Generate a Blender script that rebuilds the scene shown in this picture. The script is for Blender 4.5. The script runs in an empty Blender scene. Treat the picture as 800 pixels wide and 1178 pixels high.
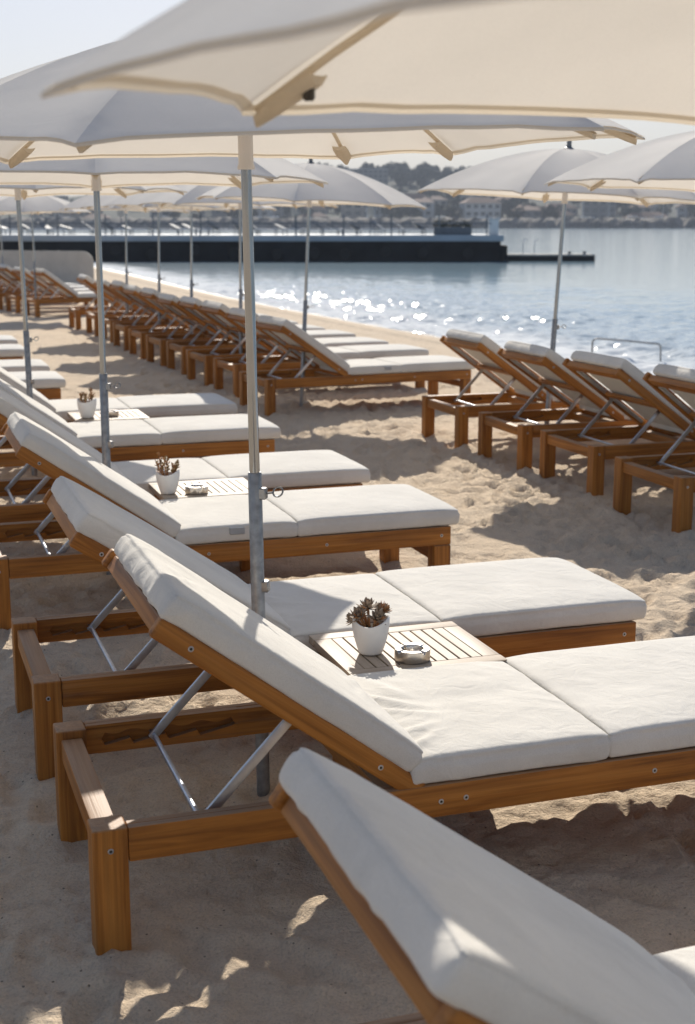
import bpy, bmesh, math, random
import numpy as np
from mathutils import Vector, Matrix, Quaternion, noise as mnoise

random.seed(7)
rng = np.random.RandomState(11)
scene = bpy.context.scene
COL = scene.collection
R = math.radians
TH = R(18.64)                                   # heading of the left and right rows
EU = Vector((math.cos(TH), math.sin(TH), 0)); EV = Vector((-math.sin(TH), math.cos(TH), 0))
def UV(u, v, z=0.0): return EU * u + EV * v + Vector((0, 0, z))
SEA = -0.40
SUN_EL, SUN_AZ = R(33.0), R(-3.0)
W, L, H = 0.72, 2.0, 0.313                      # lounger width, length, rail height

# ------------------------------------------------------------------ materials
def new_mat(name):
    m = bpy.data.materials.new(name); m.use_nodes = True
    nt = m.node_tree; nt.nodes.clear()
    out = nt.nodes.new('ShaderNodeOutputMaterial')
    return m, nt, out
class N:
    def __init__(s, nt): s.nt = nt
    def __call__(s, typ, ins=None, **kw):
        n = s.nt.nodes.new('ShaderNode' + typ)
        for k, v in kw.items(): setattr(n, k, v)
        for k, v in (ins or {}).items():
            if isinstance(v, bpy.types.NodeSocket): s.nt.links.new(v, n.inputs[k])
            else: n.inputs[k].default_value = v
        return n
def c4(c): return (c[0], c[1], c[2], 1)
def ramp(n, fac, stops):
    r = n('ValToRGB', {'Fac': fac}); e = r.color_ramp.elements
    while len(e) < len(stops): e.new(0.5)
    for el, (p, c) in zip(e, stops):
        el.position = p; el.color = c4(c) if len(c) == 3 else c
    return r.outputs['Color']
def mixc(n, fac, a, b, mode='MIX'):
    m = n('Mix', data_type='RGBA', blend_type=mode)
    for k, v in ((0, fac), (6, a), (7, b)):
        if isinstance(v, bpy.types.NodeSocket): n.nt.links.new(v, m.inputs[k])
        else: m.inputs[k].default_value = v if k == 0 else c4(v)
    return m.outputs[2]
def math_(n, op, a, b=0.0, c=0.0, clamp=False):
    m = n('Math', operation=op); m.use_clamp = clamp
    for k, v in ((0, a), (1, b), (2, c)):
        if isinstance(v, bpy.types.NodeSocket): n.nt.links.new(v, m.inputs[k])
        else: m.inputs[k].default_value = v
    return m.outputs[0]
def plain(name, col, rough=0.7, metal=0.0, var=0.12, scale=6.0, bump=0.0, bscale=60.0, spec=0.4):
    m, nt, out = new_mat(name); n = N(nt)
    tc = n('TexCoord'); oi = n('ObjectInfo')
    nz = n('TexNoise', {'Vector': tc.outputs['Object'], 'Scale': scale, 'Detail': 4.0})
    a = tuple(max(0, x * (1 - var)) for x in col); b = tuple(min(1, x * (1 + var)) for x in col)
    colr = ramp(n, nz.outputs[0], [(0.3, a), (0.7, b)])
    p = n('BsdfPrincipled', {'Base Color': colr, 'Roughness': rough, 'Metallic': metal, 'Specular IOR Level': spec})
    if bump:
        nb = n('TexNoise', {'Vector': tc.outputs['Object'], 'Scale': bscale, 'Detail': 3.0})
        bp = n('Bump', {'Height': nb.outputs[0], 'Strength': bump, 'Distance': 0.01})
        nt.links.new(bp.outputs[0], p.inputs['Normal'])
    nt.links.new(p.outputs[0], out.inputs[0])
    return m
def wood(name, axis, base=((0.22, 0.074, 0.011), (0.45, 0.172, 0.028), (0.58, 0.25, 0.052)), worn=(0.40, 0.33, 0.25), wornfac=0.55):
    m, nt, out = new_mat(name); n = N(nt)
    tc = n('TexCoord'); oi = n('ObjectInfo')
    off = n('VectorMath', {0: tc.outputs['Object']}, operation='ADD')
    cmb = n('CombineXYZ', {'X': math_(n, 'MULTIPLY', oi.outputs['Random'], 37.0), 'Y': math_(n, 'MULTIPLY', oi.outputs['Random'], 91.0), 'Z': math_(n, 'MULTIPLY', oi.outputs['Random'], 53.0)})
    nt.links.new(cmb.outputs[0], off.inputs[1])
    sc = {'X': (1.2, 26, 26), 'Y': (26, 1.2, 26), 'Z': (26, 26, 1.2)}[axis]
    mp = n('Mapping', {'Vector': off.outputs[0], 'Scale': sc})
    n1 = n('TexNoise', {'Vector': mp.outputs[0], 'Scale': 1.0, 'Detail': 5.0, 'Roughness': 0.6, 'Distortion': 1.2})
    mp2 = n('Mapping', {'Vector': off.outputs[0], 'Scale': tuple(x * 5 if x > 5 else x * 2.5 for x in sc)})
    n2 = n('TexNoise', {'Vector': mp2.outputs[0], 'Scale': 1.0, 'Detail': 3.0})
    n3 = n('TexNoise', {'Vector': off.outputs[0], 'Scale': 3.5, 'Detail': 3.0})
    g = ramp(n, n1.outputs[0], [(0.28, base[0]), (0.5, base[1]), (0.75, base[2])])
    g = mixc(n, 0.35, g, ramp(n, n2.outputs[0], [(0.35, (0.35, 0.35, 0.35)), (0.6, (1, 1, 1))]), 'MULTIPLY')
    g = mixc(n, 0.5, g, ramp(n, n3.outputs[0], [(0.3, (0.62, 0.58, 0.54)), (0.7, (1, 1, 1))]), 'MULTIPLY')
    # bleached grain on upward faces: wear of the timber itself
    ge = n('NewGeometry'); sx = n('SeparateXYZ', {0: ge.outputs['True Normal']})
    wf = math_(n, 'MULTIPLY', math_(n, 'SUBTRACT', sx.outputs[2], 0.55, clamp=True), 2.2 * wornfac, clamp=True)
    wf = math_(n, 'MULTIPLY', wf, math_(n, 'ADD', n2.outputs[0], 0.4), clamp=True)
    g = mixc(n, wf, g, worn)
    n5 = n('TexNoise', {'Vector': mp.outputs[0], 'Scale': 0.45, 'Detail': 6.0, 'Roughness': 0.7})
    g = mixc(n, math_(n, 'MULTIPLY', ramp(n, n5.outputs[0], [(0.56, (0, 0, 0)), (0.70, (1, 1, 1))]), 0.30), g, tuple(0.55 * x for x in worn))
    bp = n('Bump', {'Height': n2.outputs[0], 'Strength': 0.35, 'Distance': 0.003})
    p = n('BsdfPrincipled', {'Base Color': g, 'Roughness': 0.55, 'Specular IOR Level': 0.35, 'Normal': bp.outputs[0]})
    nt.links.new(p.outputs[0], out.inputs[0])
    return m
def cloth(name, col, wr=0.35):
    m, nt, out = new_mat(name); n = N(nt)
    tc = n('TexCoord'); oi = n('ObjectInfo')
    off = n('VectorMath', {0: tc.outputs['Object']}, operation='ADD')
    cmb = n('CombineXYZ', {'X': math_(n, 'MULTIPLY', oi.outputs['Random'], 17.0), 'Y': math_(n, 'MULTIPLY', oi.outputs['Random'], 41.0)})
    nt.links.new(cmb.outputs[0], off.inputs[1])
    n1 = n('TexNoise', {'Vector': off.outputs[0], 'Scale': 4.0, 'Detail': 5.0, 'Roughness': 0.6})
    n2 = n('TexNoise', {'Vector': off.outputs[0], 'Scale': 420.0, 'Detail': 1.0})
    n3 = n('TexNoise', {'Vector': off.outputs[0], 'Scale': 13.0, 'Detail': 4.0, 'Distortion': 1.5})
    a = tuple(x * 0.90 for x in col); b = tuple(min(0.9, x * 1.03) for x in col)
    colr = ramp(n, n1.outputs[0], [(0.3, a), (0.65, b)])
    colr = mixc(n, 0.22, colr, ramp(n, n2.outputs[0], [(0.3, (0.6, 0.59, 0.56)), (0.6, (1, 1, 1))]), 'MULTIPLY')
    h = math_(n, 'ADD', math_(n, 'MULTIPLY', n2.outputs[0], 0.06), n3.outputs[0])
    bp = n('Bump', {'Height': h, 'Strength': wr, 'Distance': 0.012})
    p = n('BsdfPrincipled', {'Base Color': colr, 'Roughness': 0.92, 'Specular IOR Level': 0.15, 'Normal': bp.outputs[0], 'Sheen Weight': 0.12})
    nt.links.new(p.outputs[0], out.inputs[0])
    return m
def canopy_mat(name, dif, tra, fac):
    m, nt, out = new_mat(name); n = N(nt)
    tc = n('TexCoord')
    n1 = n('TexNoise', {'Vector': tc.outputs['Object'], 'Scale': 3.0, 'Detail': 5.0})
    n2 = n('TexNoise', {'Vector': tc.outputs['Object'], 'Scale': 350.0, 'Detail': 1.0})
    n3 = n('TexNoise', {'Vector': tc.outputs['Object'], 'Scale': 9.0, 'Detail': 3.0, 'Distortion': 1.0})
    def var(c):
        q = ramp(n, n1.outputs[0], [(0.3, tuple(x * 0.92 for x in c)), (0.7, c)])
        return mixc(n, 0.10, q, ramp(n, n2.outputs[0], [(0.35, (0.6, 0.6, 0.6)), (0.6, (1, 1, 1))]), 'MULTIPLY')
    bp = n('Bump', {'Height': n3.outputs[0], 'Strength': 0.12, 'Distance': 0.01})
    d = n('BsdfDiffuse', {'Color': var(dif), 'Normal': bp.outputs[0]}); t = n('BsdfTranslucent', {'Color': var(tra), 'Normal': bp.outputs[0]})
    mx = n('MixShader', {0: fac}); nt.links.new(d.outputs[0], mx.inputs[1]); nt.links.new(t.outputs[0], mx.inputs[2])
    nt.links.new(mx.outputs[0], out.inputs[0])
    return m

M = {}
for ax in 'XYZ': M['teak' + ax] = wood('teak_' + ax.lower(), ax)
M['tablewood'] = wood('weathered_table_wood', 'Y', ((0.34, 0.25, 0.17), (0.46, 0.36, 0.26), (0.54, 0.44, 0.33)), (0.50, 0.42, 0.335), 0.6)
M['tableedge'] = wood('weathered_table_edge', 'X', ((0.34, 0.25, 0.17), (0.46, 0.36, 0.26), (0.54, 0.44, 0.33)), (0.50, 0.42, 0.335), 0.6)
M['cushion'] = cloth('cushion_canvas', (0.74, 0.715, 0.66))
M['strap'] = plain('strap_grey', (0.42, 0.43, 0.44), 0.8, var=0.1)
M['canopy'] = canopy_mat('parasol_canvas', (0.94, 0.92, 0.87), (0.95, 0.885, 0.785), 0.28)
M['hem'] = canopy_mat('parasol_hem_canvas', (0.86, 0.79, 0.68), (0.86, 0.76, 0.61), 0.30)
M['ribsleeve'] = canopy_mat('rib_sleeve_canvas', (0.86, 0.79, 0.67), (0.86, 0.75, 0.58), 0.42)
M['steel'] = plain('polished_pole_steel', (0.36, 0.375, 0.39), 0.13, 1.0, 0.06, 8, bump=0.0)
M['galv'] = plain('galvanised_sleeve', (0.30, 0.30, 0.30), 0.42, 0.75, 0.22, 45, bump=0.08, bscale=160)
M['alu'] = plain('brushed_strut_metal', (0.55, 0.57, 0.60), 0.38, 0.9, 0.12, 30)
M['dark'] = plain('dark_rivet', (0.05, 0.045, 0.04), 0.5, 0.2)
M['collar'] = plain('white_collar_plastic', (0.74, 0.70, 0.66), 0.5)
M['finial'] = plain('grey_finial_plastic', (0.16, 0.17, 0.18), 0.5)
M['ceramic'] = plain('white_matte_ceramic', (0.80, 0.79, 0.77), 0.55, var=0.04, scale=18, bump=0.05, bscale=120)
M['soil'] = plain('pot_soil', (0.05, 0.035, 0.022), 0.95, bump=0.6, bscale=200)
M['leafgrey'] = plain('succulent_grey_leaf', (0.30, 0.235, 0.175), 0.6, var=0.45, scale=35)
M['leafbrown'] = plain('succulent_brown_leaf', (0.36, 0.18, 0.08), 0.6, var=0.4, scale=35)
M['leafolive'] = plain('succulent_olive_leaf', (0.30, 0.20, 0.09), 0.55, var=0.45, scale=35)
M['ash'] = plain('brushed_ashtray_steel', (0.62, 0.58, 0.53), 0.3, 1.0, 0.08, 60)
M['screen'] = cloth('windbreak_canvas', (0.60, 0.56, 0.50), 0.2)
M['patch'] = cloth('windbreak_patch', (0.46, 0.43, 0.38), 0.2)
M['white'] = plain('white_paint', (0.74, 0.74, 0.73), 0.5, var=0.06)
M['pierdeck'] = plain('pier_deck_paint', (0.36, 0.41, 0.45), 0.6, var=0.12, scale=0.6)
M['pierwall'] = plain('tarred_pier_wall', (0.012, 0.013, 0.015), 0.7, var=0.6, scale=0.8, spec=0.2)
M['pierpost'] = plain('pier_grey_paint', (0.14, 0.16, 0.18), 0.6)
M['piercanvas'] = plain('folded_beige_canvas', (0.58, 0.54, 0.48), 0.9)
M['concrete'] = plain('float_concrete', (0.42, 0.40, 0.36), 0.85, var=0.2, scale=2)
M['tyre'] = plain('black_rubber', (0.015, 0.015, 0.015), 0.8)
M['rock'] = plain('breakwater_rock', (0.16, 0.14, 0.12), 0.9, var=0.5, scale=0.35)
M['glass'] = plain('dark_window', (0.035, 0.045, 0.055), 0.15, spec=0.6)
M['roof'] = plain('terracotta_roof', (0.19, 0.11, 0.08), 0.85)
M['bark'] = plain('tree_bark', (0.09, 0.065, 0.045), 0.9)
M['foliage'] = plain('far_tree_foliage', (0.035, 0.047, 0.027), 0.8, var=0.5, scale=0.9)
M['hill'] = plain('scrub_hill', (0.034, 0.042, 0.028), 0.95, var=0.5, scale=0.05)
for i, cc in enumerate([(0.42, 0.39, 0.35), (0.34, 0.30, 0.26), (0.24, 0.23, 0.22), (0.52, 0.51, 0.49)]):
    M['wall%d' % i] = plain('house_render_%d' % i, cc, 0.85, var=0.1, scale=0.3)

# ------------------------------------------------------------------ object helpers
def put(name, me, parent=None, loc=None, rot=None):
    o = bpy.data.objects.new(name, me); COL.objects.link(o)
    if parent: o.parent = parent
    if loc is not None: o.location = loc
    if rot is not None: o.rotation_euler = rot
    return o
def thing(name, label, cat, loc=(0, 0, 0), rz=0.0, group=None):
    o = put(name, None, None, loc, (0, 0, rz)); o.empty_display_size = 0.2
    return tag(o, label, cat, group)
def tag(o, label, cat, group=None):
    o['label'] = label; o['category'] = cat
    if group: o['group'] = group
    return o
def finish(bm, name, mats, smooth=True, angle=40):
    me = bpy.data.meshes.new(name)
    bmesh.ops.recalc_face_normals(bm, faces=bm.faces)
    bm.to_mesh(me); bm.free()
    for m in (mats if isinstance(mats, (list, tuple)) else [mats]): me.materials.append(m)
    if smooth:
        me.polygons.foreach_set('use_smooth', [True] * len(me.polygons))
        try: me.set_sharp_from_angle(angle=R(angle))
        except Exception: pass
    return me
def raw(name, verts, faces, mats, idx=None, smooth=True, angle=None):
    me = bpy.data.meshes.new(name); me.from_pydata([tuple(v) for v in verts], [], faces)
    for m in (mats if isinstance(mats, (list, tuple)) else [mats]): me.materials.append(m)
    if idx is not None: me.polygons.foreach_set('material_index', idx)
    if smooth: me.polygons.foreach_set('use_smooth', [True] * len(me.polygons))
    if angle: me.set_sharp_from_angle(angle=R(angle))
    return me
def box(bm, x0, x1, y0, y1, z0, z1, bev=0.0, seg=2, mat=0, mtx=None):
    t = bmesh.new()
    bmesh.ops.create_cube(t, size=1.0)
    for v in t.verts:
        v.co = Vector(((x0 + x1) / 2 + v.co.x * (x1 - x0), (y0 + y1) / 2 + v.co.y * (y1 - y0), (z0 + z1) / 2 + v.co.z * (z1 - z0)))
    if bev: bmesh.ops.bevel(t, geom=list(t.edges), offset=bev, segments=seg, profile=0.6, affect='EDGES')
    join(bm, t, mat, mtx)
def join(bm, t, mat=0, mtx=None):
    mp = {}
    for v in t.verts: mp[v] = bm.verts.new(mtx @ v.co if mtx else v.co)
    for f in t.faces:
        try: nf = bm.faces.new([mp[v] for v in f.verts]); nf.material_index = mat
        except ValueError: pass
    t.free()
def tube(bm, pts, rad, n=10, mat=0, cap=True, closed=False):
    pts = [Vector(p) for p in pts]; rings = []
    rads = rad if isinstance(rad, (list, tuple)) else [rad] * len(pts)
    for i, p in enumerate(pts):
        a = pts[i - 1] if (i > 0 or closed) else p; b = pts[(i + 1) % len(pts)] if (i < len(pts) - 1 or closed) else p
        d = (b - a).normalized()
        if i == 0: up = Vector((0, 0, 1)) if abs(d.z) < 0.9 else Vector((1, 0, 0))
        s = d.cross(up).normalized(); up = s.cross(d).normalized()
        rings.append([bm.verts.new(p + (s * math.cos(k * 2 * math.pi / n) + up * math.sin(k * 2 * math.pi / n)) * rads[i]) for k in range(n)])
    m = len(rings)
    for i in range(m if closed else m - 1):
        A, B = rings[i], rings[(i + 1) % m]
        for k in range(n):
            f = bm.faces.new((A[k], A[(k + 1) % n], B[(k + 1) % n], B[k])); f.material_index = mat
    if cap and not closed:
        for rr in (rings[0][::-1], rings[-1]):
            f = bm.faces.new(rr); f.material_index = mat
def lathe(bm, prof, n=32, mat=0, mod=None, cx=0, cy=0, capend=True):
    rings = []
    for j, (r_, z) in enumerate(prof):
        ring = []
        for k in range(n):
            a = 2 * math.pi * k / n
            rr, zz = (r_, z) if mod is None else mod(j, r_, z, a)
            ring.append(bm.verts.new((cx + rr * math.cos(a), cy + rr * math.sin(a), zz)))
        rings.append(ring)
    for j in range(len(rings) - 1):
        for k in range(n):
            f = bm.faces.new((rings[j][k], rings[j][(k + 1) % n], rings[j + 1][(k + 1) % n], rings[j + 1][k])); f.material_index = mat
    for ring in ((rings[0], rings[-1]) if capend else (rings[0],)):
        try: f = bm.faces.new(ring); f.material_index = mat
        except ValueError: pass

# ------------------------------------------------------------------ numpy noise for the sand
_LAT = rng.rand(256, 256)
def vnoise(x, y):
    xi = np.floor(x).astype(int); yi = np.floor(y).astype(int); fx = x - xi; fy = y - yi
    fx = fx * fx * fx * (fx * (fx * 6 - 15) + 10); fy = fy * fy * fy * (fy * (fy * 6 - 15) + 10)
    g = lambda a, b: _LAT[a % 256, b % 256]
    return (g(xi, yi) * (1 - fx) + g(xi + 1, yi) * fx) * (1 - fy) + (g(xi, yi + 1) * (1 - fx) + g(xi + 1, yi + 1) * fx) * fy
def fbm(x, y, o=4, gain=0.5):
    s = 0; a = 1; t = 0
    for k in range(o):
        s = s + a * (vnoise(x * 2 ** k + 17.3 * k, y * 2 ** k + 5.1 * k) - 0.5); t += a; a *= gain
    return s / t
def shore_u(v): return 9.75 + 0.0 * v + 0.35 * np.sin(v * 0.11 + 1.0) - 0.012 * np.clip(v - 20, 0, 60)
def beach(u, v):
    t = np.clip((u - 5.6) / (shore_u(v) - 5.6), 0, None)
    z = np.where(t < 1, SEA * t ** 1.7, SEA - 0.30 * (t - 1))
    return np.maximum(z, -4.0)

# ------------------------------------------------------------------ sand
def steps(segs):
    out = [segs[0][0]]
    for a, b, s0, s1 in segs:
        x = a
        while x < b - 1e-6:
            f = (x - a) / (b - a); st = s0 * (1 - f) + s1 * f
            x = min(b, x + st); out.append(x)
    return np.array(out)
def make_sand():
    ys = steps([(-40, -4, 8, 2), (-4, 1.4, 0.6, 0.05), (1.4, 5.2, 0.017, 0.019), (5.2, 14, 0.02, 0.06), (14, 40, 0.07, 0.8), (40, 120, 1, 8)])
    xs = steps([(-140, -12, 14, 1.0), (-12, -3.2, 0.6, 0.035), (-3.2, 2.9, 0.021, 0.021), (2.9, 9, 0.03, 0.4), (9, 60, 0.6, 8)])
    X, Y = np.meshgrid(xs, ys)
    U = X * EU.x + Y * EU.y; V = X * EV.x + Y * EV.y
    Z = beach(U, V)
    amp = np.clip((shore_u(V) - U) / 2.5, 0.0, 1.0)
    rough = np.clip(fbm(U * 0.8 + 40, V * 0.8) * 2.6 + 0.62, 0.18, 1) * np.clip(0.78 + (V - 3.5) / 3, 0.78, 1)
    Z = Z + amp * (0.028 * fbm(U * 1.3, V * 1.3, 3) + rough * (0.026 * fbm(U * 4.1 + 9, V * 4.1, 4, 0.55) + 0.034 * fbm(U * 15 + 3, V * 15, 4, 0.6)))
    rd = np.abs(fbm(U * 9 + 31, V * 9 + 7, 3)); Z = Z - amp * rough * 0.02 * np.clip(0.12 - rd, 0, 1) / 0.12
    # churned ground under and between the front loungers
    ch = np.exp(-(((U - 1.5) / 1.1) ** 2 + ((V - 3.25) / 0.42) ** 2)) + 0.8 * np.exp(-(((U - 0.9) / 0.9) ** 2 + ((V - 3.9) / 0.3) ** 2)) + 0.8 * np.exp(-(((U - 1.3) / 1.2) ** 2 + ((V - 5.2) / 0.3) ** 2))
    Z = Z + ch * (0.010 * fbm(U * 11, V * 11 + 3, 4, 0.6) + 0.014 * fbm(U * 30, V * 30 + 3, 2, 0.6)) 
    # footprints and scuffs
    for k in range(2600):
        v = rng.uniform(1.2, 14) if k < 2000 else rng.uniform(10, 26); u = rng.uniform(-1.5, 6.4)
        if k % 3 == 0 and v > 4: u = rng.uniform(2.4, 4.2)
        a = rng.uniform(-0.7, 0.7) + (R(90) if rng.rand() < 0.75 else 0); la, lb = rng.uniform(0.06, 0.13), rng.uniform(0.035, 0.06); d = rng.uniform(0.008, 0.026)
        if 2.95 < v < 3.6 and u > 0.4: d *= 0.35
        p = UV(u, v)
        j0, j1 = np.searchsorted(ys, [p.y - 0.3, p.y + 0.3]); i0, i1 = np.searchsorted(xs, [p.x - 0.3, p.x + 0.3])
        if j1 <= j0 or i1 <= i0: continue
        dx = U[j0:j1, i0:i1] - u; dy = V[j0:j1, i0:i1] - v
        q = ((dx * math.cos(a) + dy * math.sin(a)) / la) ** 2 + ((-dx * math.sin(a) + dy * math.cos(a)) / lb) ** 2
        Z[j0:j1, i0:i1] += (-d * np.exp(-q ** 1.5) + 0.45 * d * np.exp(-((np.sqrt(q) - 1.45) / 0.35) ** 2)) * amp[j0:j1, i0:i1]
    # little heaps round the front legs and sleeve bases
    for (u, v) in HEAPS:
        p = UV(u, v); j0, j1 = np.searchsorted(ys, [p.y - 0.3, p.y + 0.3]); i0, i1 = np.searchsorted(xs, [p.x - 0.3, p.x + 0.3])
        if j1 <= j0 or i1 <= i0: continue
        q = ((U[j0:j1, i0:i1] - u) ** 2 + (V[j0:j1, i0:i1] - v) ** 2)
        Z[j0:j1, i0:i1] += 0.020 * np.exp(-q / 0.009)
    ny, nx = X.shape
    co = np.stack([X, Y, Z], -1).reshape(-1, 3)
    idx = np.arange(ny * nx).reshape(ny, nx)
    q = np.stack([idx[:-1, :-1], idx[:-1, 1:], idx[1:, 1:], idx[1:, :-1]], -1).reshape(-1, 4)
    me = bpy.data.meshes.new('sand')
    me.vertices.add(len(co)); me.vertices.foreach_set('co', co.ravel())
    me.loops.add(q.size); me.loops.foreach_set('vertex_index', q.ravel())
    me.polygons.add(len(q)); me.polygons.foreach_set('loop_start', np.arange(0, q.size, 4)); me.polygons.foreach_set('loop_total', np.full(len(q), 4))
    me.polygons.foreach_set('use_smooth', np.ones(len(q), bool)); me.update(calc_edges=True)
    m, nt, out = new_mat('beach_sand'); n = N(nt)
    tc = n('TexCoord'); P = tc.outputs['Object']
    n1 = n('TexNoise', {'Vector': P, 'Scale': 1.1, 'Detail': 6.0, 'Roughness': 0.6})
    n2 = n('TexNoise', {'Vector': P, 'Scale': 150.0, 'Detail': 4.0, 'Roughness': 0.8})
    n3 = n('TexNoise', {'Vector': P, 'Scale': 38.0, 'Detail': 5.0, 'Roughness': 0.65})
    vo = n('TexVoronoi', {'Vector': P, 'Scale': 34.0, 'Randomness': 1.0})
    col = ramp(n, n1.outputs[0], [(0.3, (0.62, 0.495, 0.36)), (0.7, (0.76, 0.63, 0.475))])
    col = mixc(n, 0.75, col, ramp(n, n2.outputs[0], [(0.3, (0.60, 0.57, 0.53)), (0.48, (1, 1, 1)), (0.75, (1.25, 1.23, 1.18))]), 'MULTIPLY')
    spk = math_(n, 'LESS_THAN', vo.outputs['Distance'], 0.11)
    sel = math_(n, 'GREATER_THAN', n('SeparateColor', {0: vo.outputs['Color']}).outputs[0], 0.74)
    col = mixc(n, math_(n, 'MULTIPLY', math_(n, 'MULTIPLY', spk, sel), 0.75), col, (0.10, 0.075, 0.055))
    # wet strip and wrack line by distance from the water's edge
    uu = n('VectorMath', {0: P, 1: (EU.x, EU.y, 0)}, operation='DOT_PRODUCT').outputs['Value']
    vv = n('VectorMath', {0: P, 1: (EV.x, EV.y, 0)}, operation='DOT_PRODUCT').outputs['Value']
    sh = math_(n, 'ADD', math_(n, 'MULTIPLY', math_(n, 'SINE', math_(n, 'ADD', math_(n, 'MULTIPLY', vv, 0.11), 1.0)), 0.35), 9.75)
    sh = math_(n, 'SUBTRACT', sh, math_(n, 'MULTIPLY', math_(n, 'MINIMUM', math_(n, 'MAXIMUM', math_(n, 'SUBTRACT', vv, 20.0), 0.0), 60.0), 0.012))
    ds = math_(n, 'ADD', math_(n, 'SUBTRACT', sh, uu), math_(n, 'MULTIPLY', math_(n, 'SUBTRACT', n1.outputs[0], 0.5), 0.8))
    wet = n('MapRange', {0: ds, 1: 0.25, 2: 0.8, 3: 1.0, 4: 0.0}).outputs[0]
    col = mixc(n, math_(n, 'MULTIPLY', wet, 0.75), col, (0.24, 0.19, 0.135))
    wr = math_(n, 'SUBTRACT', 1.0, math_(n, 'MULTIPLY', math_(n, 'ABSOLUTE', math_(n, 'SUBTRACT', ds, 1.7)), 3.2), clamp=True)
    wr = math_(n, 'MULTIPLY', wr, ramp(n, n3.outputs[0], [(0.45, (0, 0, 0)), (0.6, (1, 1, 1))]))
    col = mixc(n, math_(n, 'MULTIPLY', wr, 0.7), col, (0.13, 0.095, 0.06))
    n4 = n('TexNoise', {'Vector': P, 'Scale': 19.0, 'Detail': 6.0, 'Roughness': 0.68, 'Distortion': 0.6})
    msk = ramp(n, n1.outputs[0], [(0.40, (0.5, 0.5, 0.5)), (0.60, (1, 1, 1))])
    hgt = math_(n, 'ADD', math_(n, 'MULTIPLY', n2.outputs[0], 0.12), math_(n, 'MULTIPLY', math_(n, 'ADD', math_(n, 'MULTIPLY', n3.outputs[0], 0.6), n4.outputs[0]), msk))
    bp = n('Bump', {'Height': hgt, 'Strength': 0.85, 'Distance': 0.036})
    rg = math_(n, 'SUBTRACT', 0.95, math_(n, 'MULTIPLY', wet, 0.6))
    p = n('BsdfPrincipled', {'Base Color': col, 'Roughness': rg, 'Specular IOR Level': 0.2, 'Normal': bp.outputs[0]})
    nt.links.new(p.outputs[0], out.inputs[0])
    me.materials.append(m)
    o = put('sand', me); o['kind'] = 'structure'
    return o

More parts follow.
